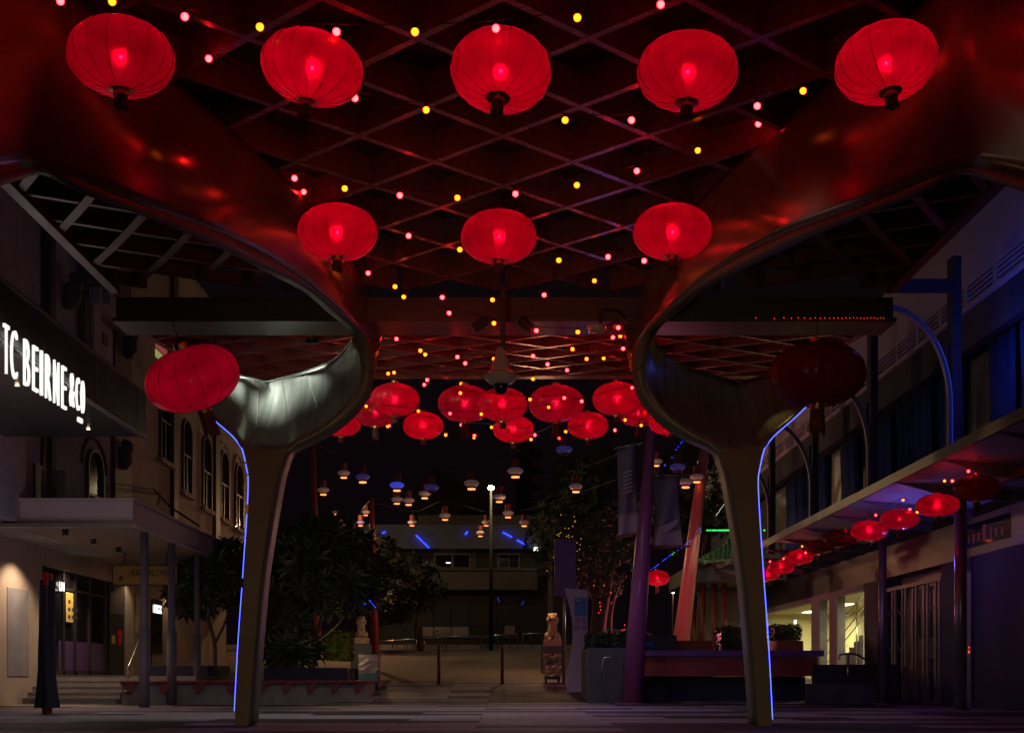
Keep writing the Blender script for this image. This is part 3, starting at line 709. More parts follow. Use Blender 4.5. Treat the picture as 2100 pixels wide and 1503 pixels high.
# ------------------------------------------------------------------ left buildings
WX = -11.5
def arch_poly(x, y0, y1, z0, z1, n=10, flat=False):
    r = (y1 - y0) / 2; cy_ = (y0 + y1) / 2; P = [(x, y0, z0), (x, y1, z0)]
    if flat: return P + [(x, y1, z1), (x, y0, z1)]
    k = 1.5 * r
    for i in range(n + 1):
        t = math.pi * i / n; P.append((x, cy_ + r * math.cos(t), z1 - k + k * math.sin(t)))
    return P
def arch_ring(b, x, y0, y1, z0, z1, w, t, flat=False):
    A_ = arch_poly(x, y0, y1, z0, z1, flat=flat)
    inner = A_[1:] + [A_[0]]
    cyy = (y0 + y1) / 2
    for p, q in zip(inner, inner[1:]):
        b.bar(Vector(p) + Vector((t / 2, 0, 0)), Vector(q) + Vector((t / 2, 0, 0)), w, t, up=(1, 0, 0))
def window(parent, x, y0, y1, z0, z1, flat=False, hood=False, frame='window_frame', wall='stone_dark'):
    f = MB(); arch_ring(f, x + .01, y0, y1, z0, z1, .07, .09, flat)
    f.box(x + .012, x + .07, y0, y1, (z0 + z1) / 2 - .03, (z0 + z1) / 2 + .03)
    ym = (y0 + y1) / 2; f.box(x + .012, x + .05, ym - .02, ym + .02, z0, (z0 + z1) / 2 - .031)
    wn = f.build('window', frame, parent)
    MB().prism(arch_poly(x + .003, y0, y1, z0, z1, flat=flat), (.006, 0, 0)).build('pane', 'glass_dark', wn)
    MB().box(x, x + .18, y0 - .12, y1 + .12, z0 - .22, z0 - .06).build('sill', wall, wn)
    if hood:
        h = MB(); P = arch_poly(x + .02, y0 - .22, y1 + .22, z1 - .3, z1 + .35)[2:]
        for p, q in zip(P, P[1:]): h.bar(p, q, .07, .08, up=(1, 0, 0))
        h.build('hood_mould', wall, wn)
hb = thing('heritage_building', (WX, 13, 4), 'grey rendered heritage building with pilasters and scroll brackets above the lit letter sign', 'building')
MB().box(WX - 6, WX, 3, 20.1, 4.25, 16.5).build('wall', 'render_grey', hb)
def pil(px0, px1, m, t, z0=4.3, z1=16.4, name='pilaster', x=WX, par=hb):
    MB().box(x, x + t, PX(px0, x), PX(px1, x), z0, z1).build(name, m, par)
pil(-40, 22, 'render_grey', .35); pil(84, 94, 'frame_dark', .06, name='drain_pipe'); pil(95, 104, 'stone_dark', .14)
pil(160, 172, 'stone_dark', .2, 9.0); pil(172, 186, 'render_grey', .28, 9.0); pil(68, 84, 'frame_dark', .05, 4.3, 5.95, name='drain_pipe')
pil(110, 124, 'render_grey', .3, 4.3, 6.0); pil(228, 262, 'drain', .12, name='drain_pipe')
pil(0, 14, 'frame_dark', .08, 4.3, 6.0, name='drain_pipe')
def scroll(px, y0, y1):
    yy = PX(px, WX); z1 = EYE + (CY - y0) / F * yy; z0 = EYE + (CY - y1) / F * yy; h = z1 - z0
    P = []
    for k in range(14):
        t = k / 13; P.append(Vector((WX + .12 + .22 * (1 - t) * abs(math.sin(t * 7)) + .05, yy, z1 - h * t)))
    MB().tube(P, [.10 + .12 * abs(math.sin(.5 + 2.6 * (1 - k / 13))) for k in range(14)], 10).build('scroll_bracket', 'stone_dark', hb, smooth=True)
scroll(131, 565, 633); scroll(250, 675, 735); scroll(240, 905, 962)
window(hb, WX, PX(46, WX), PX(66, WX), 8.2, 9.6, wall='render_grey')
window(hb, WX, PX(176, WX), PX(207, WX), 4.5, 7.05, hood=True, wall='stone_dark')
yc0, yc1 = PX(163, WX), PX(268, WX + .3)
MB().box(WX, WX + .75, yc0, yc1, 11.35, 11.75).build('cornice', 'stone_dark', hb)
MB().box(WX, WX + .5, yc0 + .1, yc1 - .1, 10.9, 11.345).build('cornice', 'render_grey', hb)
b = MB()
for k in range(8): 
    yy = yc0 + .3 + k * (yc1 - yc0 - .6) / 7; b.box(WX + .5, WX + .66, yy, yy + .16, 11.0, 11.34)
b.build('dentils', 'render_grey', hb)
MB().box(WX, WX + .22, yc0 + .5, yc1 - .8, 8.6, 10.7).build('niche_panel', 'render_grey', hb)
MB().box(WX + .22, WX + .26, yc0 + .9, yc1 - 1.3, 10.1, 10.4).build('niche_panel', 'drain', hb)

tb = thing('terrace_building', (WX, 26, 4), 'tan rendered building with tall arched windows right of the letter sign', 'building')
MB().box(WX - 6, WX + .1, 20.2, 31.2, 4.25, 14.6).build('wall', 'render_tan', tb)
X2 = WX + .1
for (a, c_, yt, yb, fl_, hd) in ((326, 348, 850, 942, True, False), (372, 390, 862, 1008, False, False), (413, 430, 896, 1040, False, False), (450, 466, 926, 1062, False, True), (481, 496, 952, 1082, False, True)):
    y0, y1 = PX(a, X2), PX(c_, X2); ym = (y0 + y1) / 2
    window(tb, X2, y0, y1, EYE + (CY - yb) / F * ym, EYE + (CY - yt) / F * ym + (1.0 if fl_ else 0), flat=fl_, hood=hd, wall='render_tan')
for (a, c_) in ((349, 358), (436, 445)):
    MB().box(X2, X2 + .14, PX(a, X2), PX(c_, X2), 5.0, 14.5).build('drain_pipe', 'drain', tb)
y0 = PX(318, X2)
MB().box(X2 + .002, X2 + .03, y0, y0 + .75, EYE + (CY - 722) / F * (y0 + .4), EYE + (CY - 698) / F * (y0 + .4)).build('lit_window', 'window_pink', tb)
MB().box(X2 + .002, X2 + .03, y0, y0 + .6, EYE + (CY - 742) / F * (y0 + .4), EYE + (CY - 727) / F * (y0 + .4)).build('lit_window', 'window_yellow', tb)
MB().box(X2, X2 + .4, 20.2, 31.2, 14.6, 14.9).build('cornice', 'render_tan', tb)
b = MB(); b.tube([W(315, 1003, PX(315, X2 + .1)), W(350, 1040, 19), W(408, 1078, 20)], .03, 6); b.tube([W(330, 1010, 23.4), W(322, 1035, 18.5)], .025, 6); b.build('stay_rod', 'frame_dark', tb)

# black sign awning with the illuminated letters
SX = -8.0
sg = thing('sign_awning', (SX, 13, 6.1), 'black box awning carrying the illuminated white letters on the left', 'sign')
MB().box(SX - .08, SX, 3.5, 15.3, 6.13, 7.04).build('fascia', 'black_panel', sg)
MB().box(WX + .01, SX - .081, 3.5, 15.3, 6.10, 6.22).build('soffit', 'black_panel', sg)
b = MB(); b.box(SX - .1, SX + .03, 3.5, 15.32, 7.042, 7.09); b.box(SX - .1, SX + .03, 3.5, 15.32, 6.06, 6.095); b.build('edge_trim', 'trim_metal', sg)
b = MB()
for k in range(8): b.box(SX + .001, SX + .008, 4.4 + k * 1.5, 4.415 + k * 1.5, 6.14, 7.03)
b.build('panel_joint', 'trim_metal', sg)
LX = SX + .09
def word(cells, z0, z1, fat=-.02):
    for ch, px0, px1 in cells:
        m_ = (px0 + px1) / 2; k_ = 1 if ch == 'I' else .86; y0, y1 = PX(m_ - (m_ - px0) * k_, LX), PX(m_ + (px1 - m_) * k_, LX)
        text_part(ch, 'letter', 'sign_glow', sg, (LX, y0, z0), (0, 1, 0), (0, 0, 1), y1 - y0, z1 - z0, ext=.02, fat=fat * (.4 if ch == 'I' else 1))
word([('T', 7, 18.5), ('C', 22, 35.5)], 5.55, 6.33)
word([('B', 48.5, 61), ('E', 67, 78), ('I', 83.2, 86.6), ('R', 93, 104.5), ('N', 110, 121), ('E', 126.5, 136)], 5.55, 6.31)
word([('&', 143, 152.5), ('C', 156, 163), ('O', 166, 173)], 5.68, 6.29)
MB().box(LX - .02, LX + .02, PX(160, LX), PX(168, LX), 5.48, 5.56).build('letter', 'sign_glow', sg)
MB().box(SX + .02, LX - .025, PX(2, LX), PX(178, LX), 6.0, 6.05).build('letter_rail', 'frame_dark', sg)
for px, py in ((35, 788), (181, 878)):
    d = (EYE - 6.1) * F / (py - CY); p = W(px, py, d); p.z = 6.085
    MB().lathe([(.035, 0), (.035, -.012)], p, 14, caps=True).build('spot_lamp', 'glow_warm', sg)
    lamp('soffit_light', p + Vector((0, 0, -.06)), 9, (1, .72, .4), 'SPOT', .03, p + Vector((0, 0, -3)), size=110, parent=sg)

# lower awning, posts, shopfront under it
AX = -8.55; AY = 15.75
la = thing('shop_awning', (AX, AY, 4.2), 'mauve painted flat awning wrapping the corner below the grey heritage building', 'awning')
b = MB(); b.box(-20, AX, AY, AY + .12, 4.24, 4.77); b.box(AX - .12, AX, AY + .121, 31.2, 4.24, 4.77); b.build('fascia', 'awning_paint', la)
b = MB(); b.box(-20, AX + .05, AY - .06, 31.2, 4.772, 4.83); b.build('capping', 'awning_paint', la)
b = MB(); b.box(-20, AX - .13, AY + .13, 31.2, 4.26, 4.34); b.build('soffit', 'soffit', la)
b = MB(); b.box(-20, AX + .06, AY - .09, AY - .001, 4.16, 4.25); b.build('gutter', 'trim_metal', la)
for (px, py) in ((134, 1095), (192, 1113), (243, 1130)):
    d = 3.38 * F / (CY - py) ; p = W(px, py, d); p.z = 4.255
    s_ = MB().lathe([(.07, 0), (.07, -.16), (.055, -.16)], p, 14, caps=False).build('downlight', 'black_rubber', la)
    MB().lathe([(.05, -.14), (.05, -.145)], p, 12, caps=True).build('lens', 'glow_warm', s_)
for p in ((-11.6, 17.5), (-11.8, 19.6), (-11.9, 22.5), (-12.0, 25.5)):
    lamp('awning_downlight', (p[0], p[1], 4.1), 230 if p[1] < 20 else 30, (1.0, .68, .42), 'SPOT', .04, (p[0] - .3, p[1], 0), size=125, blend=.5, parent=la)
for i, (px, lab) in enumerate(((296, 'slender grey awning post nearest the steps'), (352, 'slender grey awning post behind the brown salon sign'), (404, 'slender grey awning post farthest back under the mauve awning'))):
    x = AX + .03; d = PX(px, x)
    pst = thing('awning_post', (x, d, 0), lab, 'post', 'slender posts under the mauve awning')
    MB().tube([(x, d, 0), (x, d, 4.15)], .10 if i < 2 else .08, 12).build('shaft', 'pole_mauve', pst, smooth=True)
    MB().tube([(x, d, 0), (x, d, 1.9)], .13 if i < 2 else .11, 12).build('sleeve', 'pole_mauve', pst, smooth=True)
# ground floor
GX = -12.6
gf = thing('ground_floor_shop', (GX, 20, .75), 'warm lit ground floor shopfront with dark glass doors above the steps', 'shopfront')
MB().box(GX - 3, GX, 15.0, PX(86, GX), 0, 4.25).build('wall', 'render_warm', gf)
MB().box(GX + .003, GX + .015, PX(14, GX), PX(58, GX), .75, 3.0).build('recess_door', 'render_grey', gf)
MB().box(GX - .1, GX + .04, PX(86, GX), PX(270, GX), 3.75, 4.25).build('bulkhead', 'render_warm', gf)
MB().box(GX - 1.0, GX - .9, PX(86, GX), PX(270, GX), .75, 3.75).build('back_wall', 'frame_dark', gf)
b = MB()
for px in (88, 128, 152, 182, 214, 222):
    y = PX(px, GX); b.box(GX - .02, GX + .05, y - .04, y + .04, .75, 3.75)
b.box(GX - .02, GX + .05, PX(88, GX), PX(222, GX), 3.2, 3.27); b.box(GX - .02, GX + .05, PX(88, GX), PX(222, GX), .76, .9)
b.build('window_frame', 'frame_dark', gf)
MB().box(GX - .008, GX - .002, PX(88, GX), PX(222, GX), .75, 3.75).build('shop_glass', 'glass_dark', gf)
MB().box(GX - .001, GX + .003, PX(120, GX), PX(214, GX), .9, 1.75).build('privacy_band', 'purple_band', gf)
MB().box(GX + .056, GX + .06, PX(131, GX), PX(146, GX), 2.3, 3.15).build('poster', 'poster_yellow', gf)
b = MB()
for k in range(7): MB().box(GX + .061, GX + .064, PX(131, GX) + .1 + .17 * (k % 3), PX(131, GX) + .2 + .17 * (k % 3), 2.4 + .22 * (k // 3), 2.5 + .22 * (k // 3)).build('poster_print', 'dark_ink', gf)
text_part('UN', 'window_print', 'glow_white', gf, (GX + .062, PX(117, GX), 3.15), (0, 1, 0), (0, 0, 1), .22, .26, ext=.003, fat=.02)
MB().box(GX + .0, GX + .06, PX(222, GX), PX(250, GX), .75, 2.75).build('side_door', 'frame_dark', gf)
MB().box(GX + .062, GX + .066, PX(238, GX), PX(246, GX), 1.75, 2.25).build('door_notice', 'red_sticker', gf)
MB().box(GX + .062, GX + .066, PX(225, GX), PX(232, GX), 1.78, 2.05).build('door_notice', 'poster_yellow', gf)
MB().box(GX - .4, GX + .1, PX(250, GX), PX(268, GX), .75, 4.2).build('pillar', 'render_warm', gf)
MB().box(GX - 3, GX + .02, PX(268, GX), 31, .3, 4.2).build('wall', 'render_tan', gf)
MB().box(GX + .03, GX + .05, PX(276, GX), PX(290, GX), 2.2, 3.5).build('lit_window', 'room_yellow', gf)
MB().box(GX + .03, GX + .06, PX(308, GX), PX(330, GX), .9, 3.5).build('dark_window', 'glass_dark', gf)
MB().box(GX + .07, GX + .1, PX(312, GX), PX(326, GX), 3.02, 3.3).build('lightbox', 'glow_white', gf)
text_part('OPEN', 'lightbox_print', 'dark_ink', gf, (GX + .105, PX(313, GX) , 3.1), (0, 1, 0), (0, 0, 1), .55, .12, ext=.004, fat=.01)
# salon sign hanging under the awning, facing the viewer
y = 19.4
ss = thing('salon_sign', (-10.3, y, 2.8), 'brown hanging sign with faint dark lettering between the awning posts', 'sign')
x0, x1 = W(232, 0, y).x, W(362, 0, y).x; z0, z1 = EYE + (CY - 1198) / F * y, EYE + (CY - 1160) / F * y
MB().box(x0, x1, y, y + .1, z0, z1).build('board', 'gold_sign', ss)
b = MB(); b.box(x0 - .03, x1 + .03, y - .01, y + .11, z1, z1 + .03); b.box(x0 - .03, x1 + .03, y - .01, y + .11, z0 - .03, z0); b.box(x0 - .03, x0, y - .01, y + .11, z0, z1); b.box(x1, x1 + .03, y - .01, y + .11, z0, z1)
for xx in (x0 + .3, x1 - .3): b.bar((xx, y + .05, z1), (xx, y + .05, 4.26), .03, .03)
b.build('frame', 'frame_dark', ss)
xa = W(270, 0, y).x
text_part('KAI SALON', 'lettering', 'brown_ink', ss, (xa, y - .012, z0 + .23), (1, 0, 0), (0, 0, 1), W(342, 0, y).x - xa, .2, ext=.004, fat=.005)
MB().prism([(W(242, 0, y).x, y - .012, z0 + .12), (W(254, 0, y).x, y - .012, z0 + .12), (W(248, 0, y).x, y - .012, z0 + .28)], (0, -.004, 0)).build('emblem', 'brown_ink', ss)

# platform and steps
st = thing('steps', (-11.8, 18, 0), 'wide concrete steps with pale nosings leading up to the left shopfront', 'steps')
for k in range(5):
    z = .15 * (k + 1); y0 = 17.9 + .19 * k; xl = -13.3 + .12 * k
    if k < 4: MB().box(-15, -10.15, y0, y0 + .19, 0, z - .002 * k).build('step', 'concrete', st)
    MB().box(-15, -10.15, y0 - .012, y0 + .03, z + .001, z + .012).build('nosing', 'trim_metal', st)
MB().box(-15, -8.4, 18.66, 31, 0, .745).build('landing', 'concrete', st)
b = MB(); b.box(-15, W(12, 0, 17.6).x, 17.3, 19.5, 0, .9); tagged(b.build('side_wall', 'render_warm', None, bevel=.02), 'low rendered wall at the left end of the steps', 'wall')
for (px, lab, x0, lo) in ((30, 'stainless handrail at the left side of the steps', -12.9, 1.72), (290, 'stainless handrail beside the bench end of the steps', -10.3, 1.66)):
    h = thing('handrail', (x0, 18, 0), lab, 'handrail', 'stainless handrails of the steps')
    if px == 30: P = [W(-40, 1420, 17.8), W(-5, 1360, 17.8), W(28, 1306, 18.4), W(34, 1305, 18.6), W(35, 1318, 18.7)]; Q = [W(31, 1310, 18.6), W(29, 1382, 18.6)]
    else: P = [W(262, 1366, 18.3), W(266, 1362, 18.3), W(290, 1304, 19.3), W(295, 1303, 19.5), W(296, 1315, 19.5)]; Q = [W(263, 1364, 18.3), W(263, 1392, 18.3)]
    MB().tube(cr(P, 24), .03, 8).build('rail', 'steel', h, smooth=True); MB().tube(Q, .03, 8).build('stanchion', 'steel', h, smooth=True)

# draped black banner stand on the red post at the far left
p = W(97, 1463, PX(97, -0.0001) if False else 13.4)
p = Vector((W(97, 0, 13.4).x, 13.4, 0))
bn = thing('wrapped_sign_post', p, 'folded dark cover hanging round a red post in front of the steps', 'sign post')
MB().tube([p, p + Vector((0, 0, 2.75))], .10, 12).build('post', 'red_paint', bn)
rows = []
for k in range(15):
    z = .12 + 2.5 * k / 14; wv = .135 - .02 * k / 14 + .05 * math.exp(-k / 2.0)
    row = []
    for q in range(25):
        t = 2 * math.pi * q / 24; rr = wv * (1 + .22 * math.cos(5 * t + .3 * k) + .06 * math.sin(11 * t))
        row.append(p + Vector((rr * math.cos(t) * 1.15, rr * math.sin(t), z)))
    rows.append(row)
MB().grid(rows, p.y).build('cover', 'navy_panel', bn, smooth=True)
b = MB(); b.box(p.x + .07, p.x + .15, p.y - .22, p.y - .2, 2.5, 2.75); b.build('red_tab', 'red_sticker', bn)

# long bench planter on the left
bl = thing('planter_bench', (-8, 18, 0), 'long concrete planter wall with a thin red bench seat, right of the steps', 'bench')
a0 = Vector((W(250, 0, 17.2).x, 17.2, 0)); a1 = Vector((W(527, 0, 18.3).x, 18.3, 0)); a2 = Vector((W(745, 0, 19.2).x, 19.6, 0)); a3 = Vector((a2.x, 24, 0)); a4 = Vector((-10.1, 19.5, 0))
up = Vector((0, 0, .56))
MB().prism([a0, a1, a2, a3, a4], up).build('wall', 'concrete', bl)
s0 = Vector((0, -.10, .561))
MB().prism([a0 + s0, a1 + s0, a2 + s0 + Vector((.06, 0, 0)), a3 + Vector((.06, 0, .561)), a4 + Vector((0, .3, .561))], (0, 0, .055)).build('seat', 'seat_red', bl)
b = MB()
for k in range(9):
    q = a0.lerp(a1, k / 4 + .05) if k < 4 else a1.lerp(a2, (k - 4) / 4.5 + .03)
    b.prism([q + Vector((-.2, -.05, .56)), q + Vector((.2, -.05, .56)), q + Vector((.05, -.05, .28)), q + Vector((-.05, -.05, .28))], (0, .04, 0))
b.build('bracket', 'red_dark', bl)
MB().lathe([(.09, 0), (.09, .03)], a0 + Vector((.14, -.08, .36)), 16, caps=True).build('badge', 'steel', bl)
for (pa, pb_, lab) in ((305, 427, 'dark navy raised box planter behind the bench, left of the bronze column'), (540, 712, 'dark navy raised box planter behind the bench, right of the bronze column')):
    q0 = W(pa, 0, 19.8); q1 = W(pb_, 0, 19.8)
    bx = MB(); bx.box(q0.x, q1.x, 19.8, 21.4, .5, 1.05 if pa == 305 else .98)
    tagged(bx.build('box_planter', 'navy_panel', None, bevel=.02), lab, 'planter', 'navy planters behind the left bench')

# ------------------------------------------------------------------ foliage
def rosettes(b, cen, rad, n, leaf, k=9, up=.35, seed=1, hollow=.35):
    random.seed(seed)
    for _ in range(n):
        while True:
            v = Vector([random.uniform(-1, 1) for _ in range(3)])
            if hollow < v.length < 1: break
        # lumpy outline
        f = 1 + .18 * math.sin(v.x * 6 + seed) * math.cos(v.z * 5 + seed)
        c = Vector(cen) + Vector((v.x * rad[0] * f, v.y * rad[1], v.z * rad[2] * f))
        ax = (v + Vector((0, 0, up))).normalized()
        for q in range(k):
            t = 2 * math.pi * q / k + random.uniform(-.3, .3)
            s1 = ax.orthogonal().normalized(); s2 = ax.cross(s1)
            dr = (s1 * math.cos(t) + s2 * math.sin(t)) * 1.0 + ax * random.uniform(.2, .9); dr.normalize()
            L_ = leaf * random.uniform(.7, 1.2); wv = dr.cross(ax)
            if wv.length < .01: continue
            wv = wv.normalized() * L_ * .13
            i = len(b.v); m_ = c + dr * L_ * .55
            [b.add(q_, c.y) for q_ in (c, m_ + wv, c + dr * L_ - ax * L_ * .12, m_ - wv)]; b.f.append((i, i + 1, i + 2, i + 3))
def tree(name, base, trunk, crown, leaf, label, cat='tree', group=None, mat_='leaf_dark', k=9, bark='bark'):
    r = thing(name, base, label, cat, group)
    b = MB()
    for P, r0, r1 in trunk: b.tube(cr([Vector(p) for p in P], 10), [r0 + (r1 - r0) * q / 10 for q in range(11)], 9)
    b.build('trunk', bark, r, smooth=True)
    b = MB()
    for j, (c, rad, n) in enumerate(crown): rosettes(b, c, rad, n, leaf, k, seed=j * 3 + 11)
    b.build('crown', mat_, r)
    return r
D = 20.6
def w2(px, py, d=D): return W(px, py, d)
tree('frangipani_tree', (w2(630, 0).x, D, .6),
     [([w2(615, 1370), w2(612, 1330), w2(600, 1280), w2(590, 1220)], .10, .05), ([w2(615, 1370), w2(640, 1320), w2(655, 1285), w2(665, 1230)], .09, .04), ([w2(640, 1320), w2(690, 1280), w2(725, 1230)], .06, .03)],
     [(w2(640, 1165), (1.25, 1.1, 1.35), 260), (w2(590, 1230), (.8, .8, .9), 110), (w2(722, 1190), (.95, .9, .9), 140), (w2(560, 1130, 21.2), (.45, .8, .6), 50), (w2(600, 1335), (.75, .8, .42), 80), (w2(690, 1120), (.9, .8, .8), 110)], .56,
     'large dark long-leaved tree spreading right of the bronze column', group='dark trees on the left')
tree('frangipani_tree', (w2(430, 0).x, D, .6),
     [([w2(440, 1375), w2(440, 1320), w2(428, 1270), w2(420, 1230)], .07, .04), ([w2(440, 1320), w2(460, 1280), w2(475, 1230)], .05, .03)],
     [(w2(415, 1205), (.85, .8, .75), 150), (w2(470, 1165), (.6, .8, .75), 90), (w2(385, 1225), (.5, .6, .45), 50)], .5,
     'smaller dark long-leaved tree in front of the awning posts, left of the column', group='dark trees on the left')
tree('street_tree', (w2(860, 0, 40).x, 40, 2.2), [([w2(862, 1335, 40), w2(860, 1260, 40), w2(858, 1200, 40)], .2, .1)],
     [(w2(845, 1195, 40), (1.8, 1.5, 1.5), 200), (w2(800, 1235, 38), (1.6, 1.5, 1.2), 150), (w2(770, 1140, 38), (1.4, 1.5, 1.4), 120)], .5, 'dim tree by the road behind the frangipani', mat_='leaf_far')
D3 = 23.5
rt = tree('fairy_light_tree', (w2(1235, 1320, D3).x, D3, .9),
     [([w2(1228, 1335, D3), w2(1235, 1270, D3), w2(1250, 1190, D3), w2(1262, 1130, D3)], .22, .10), ([w2(1215, 1320, D3), w2(1222, 1240, D3), w2(1205, 1160, D3)], .16, .07), ([w2(1250, 1190, D3), w2(1225, 1130, D3), w2(1200, 1090, D3)], .09, .05), ([w2(1252, 1330, D3), w2(1254, 1250, D3), w2(1280, 1170, D3)], .08, .04)],
     [(w2(1240, 1120, D3), (1.3, 1.2, 1.2), 400), (w2(1180, 1140, D3), (.8, .8, 1.2), 220), (w2(1290, 1080, D3), (1.1, 1.0, 1.2), 260), (w2(1230, 1200, D3), (.9, .9, .5), 100), (w2(1165, 1080, D3), (.35, .5, .5), 70)], .17,
     'tree with reddish lit trunks and small lights behind the purple wayfinding sign', mat_='leaf_mid', k=7)
b = MB(); random.seed(21)
for k in range(46):
    p = w2(random.gauss(1162, 16), random.uniform(1055, 1175), D3 - 1.0); b.ball(p, .013, 5)
b.build('fairy_light', 'fairy_gold', rt)
b = MB()
for (x, y) in ((1253, 1215), (1254, 1236), (1230, 1235), (1231, 1243), (1232, 1250), (1246, 1298), (1248, 1304), (1228, 1256), (1280, 1290), (1281, 1281), (1282, 1297), (1276, 1292), (1239, 1200), (1218, 1200)):
    b.ball(w2(x, y, D3 - .9), .018, 5)
b.build('fairy_light', 'fairy_red', rt)
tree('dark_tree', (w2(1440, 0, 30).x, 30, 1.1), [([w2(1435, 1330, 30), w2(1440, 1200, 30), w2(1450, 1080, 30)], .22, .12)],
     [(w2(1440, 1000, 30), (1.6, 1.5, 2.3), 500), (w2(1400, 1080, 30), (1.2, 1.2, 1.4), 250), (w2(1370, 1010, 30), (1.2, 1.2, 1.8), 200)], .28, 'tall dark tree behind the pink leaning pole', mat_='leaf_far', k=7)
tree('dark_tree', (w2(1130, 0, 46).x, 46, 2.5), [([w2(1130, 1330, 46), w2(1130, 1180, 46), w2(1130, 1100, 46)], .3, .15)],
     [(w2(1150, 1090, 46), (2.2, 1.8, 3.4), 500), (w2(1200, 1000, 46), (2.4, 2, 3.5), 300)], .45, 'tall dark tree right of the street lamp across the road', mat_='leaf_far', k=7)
def hedge(px0, px1, y0, y1, d, label, n=240, m='hedge', leaf=.10):
    a = W(px0, y1, d); c_ = W(px1, y0, d); random.seed(int(px0)); b = MB()
    for _ in range(n * 2):
        p = Vector((random.uniform(a.x, c_.x), d + random.uniform(0, .7), random.uniform(a.z, c_.z)))
        for q in range(4):
            dr = Vector([random.uniform(-1, 1) for _ in range(3)]).normalized(); wv = dr.orthogonal().normalized() * leaf * .3
            i = len(b.v); [b.add(q_, p.y) for q_ in (p, p + dr * leaf * .5 + wv, p + dr * leaf, p + dr * leaf * .5 - wv)]; b.f.append((i, i + 1, i + 2, i + 3))
    b.box(a.x + .05, c_.x - .05, d + .1, d + .6, a.z, c_.z - .06)
    tagged(b.build('hedge', m), label, 'hedge', 'clipped hedges')
hedge(662, 716, 1292, 1352, 21.6, 'yellow green lit hedge beside the seated stone lion', 420)
hedge(1478, 1530, 1282, 1332, 21.5, 'clipped hedge just left of the right column shaft', 260, 'leaf_mid')
hedge(1588, 1648, 1280, 1312, 21.8, 'clipped hedge in the red trough right of the light line', 260, 'leaf_mid')
hedge(1208, 1300, 1300, 1335, 19.6, 'dark low shrubs filling the near right planter', 420, 'leaf_dark', .14)

# ------------------------------------------------------------------ stone lions, bins, bollards
def lion(px, d, yb, yt, label, face):
    z0 = EYE + (CY - yb) / F * d; z1 = EYE + (CY - yt) / F * d; h = z1 - z0; c = W(px, yb, d)
    r = thing('stone_lion', (c.x, d, gz(d)), label, 'statue', 'seated stone lions')
    b = MB(); k = h
    b.ell(c + Vector((0, .05, .30 * k)), .19 * k, .22 * k, .30 * k)          # haunches and back
    b.ell(c + Vector((0, -.06, .50 * k)), .17 * k, .16 * k, .24 * k)         # chest
    b.ell(c + Vector((0, -.10, .82 * k)), .16 * k, .16 * k, .17 * k)         # head
    b.ell(c + Vector((0, -.24, .78 * k)), .09 * k, .09 * k, .075 * k)        # muzzle
    for s in (-1, 1):
        b.ell(c + Vector((s * .13 * k, -.02, .92 * k)), .05 * k, .05 * k, .07 * k)   # ears
        b.ell(c + Vector((s * .15 * k, -.02, .72 * k)), .08 * k, .12 * k, .13 * k)   # mane curls
        b.ell(c + Vector((s * .10 * k, -.18, .25 * k)), .06 * k, .07 * k, .27 * k)   # forelegs
        b.ell(c + Vector((s * .11 * k, -.24, .04 * k)), .075 * k, .10 * k, .05 * k)  # paws
        b.ell(c + Vector((s * .20 * k, .02, .14 * k)), .10 * k, .20 * k, .15 * k)    # thighs
    b.a = [c.y] * len(b.a); o = b.build('body', 'sandstone', r, smooth=True)
    md = o.modifiers.new('Remesh', 'REMESH'); md.mode = 'VOXEL'; md.voxel_size = .022; md.use_smooth_shade = True
    zb = gz(d)
    b = MB(); b.box(c.x - .33 * k, c.x + .33 * k, d - .19, d + .16, z0 - .22, z0 + .01); b.build('plinth', 'sandstone', r, bevel=.015)
    b = MB(); b.box(c.x - .42 * k, c.x + .42 * k, d - .22, d + .21, zb - .1, z0 - .222); b.build('pedestal', 'stone_dark', r, bevel=.02)
lion(741, 26, 1308, 1262, 'pale seated stone lion facing the mall beside the yellow green hedge', -1)
lion(1133, 27, 1312, 1256, 'dim seated stone lion left of the purple wayfinding sign', 1)
lamp('lion_light', W(735, 1345, 24.6), 40, (1, .72, .42), 'SPOT', .05, W(741, 1290, 26), size=70)
for i, (px, lab) in enumerate(((900, 'red bollard left of centre on the far paving'), (1030, 'red bollard right of centre on the far paving'), (768, 'red bollard beside the purple wrapped cart on the left'))):
    d = 22.4; c = W(px, 0, d); z = gz(d)
    bo = thing('bollard', (c.x, d, z), lab, 'bollard', 'red steel bollards')
    MB().tube([(c.x, d, z - .05), (c.x, d, z + 1.22)], .055, 14).build('shaft', 'red_dark', bo, smooth=True)
    MB().lathe([(.062, 0), (.062, .05), (.04, .07), (.0005, .075)], (c.x, d, z + 1.2), 14).build('cap', 'red_paint', bo, smooth=True)
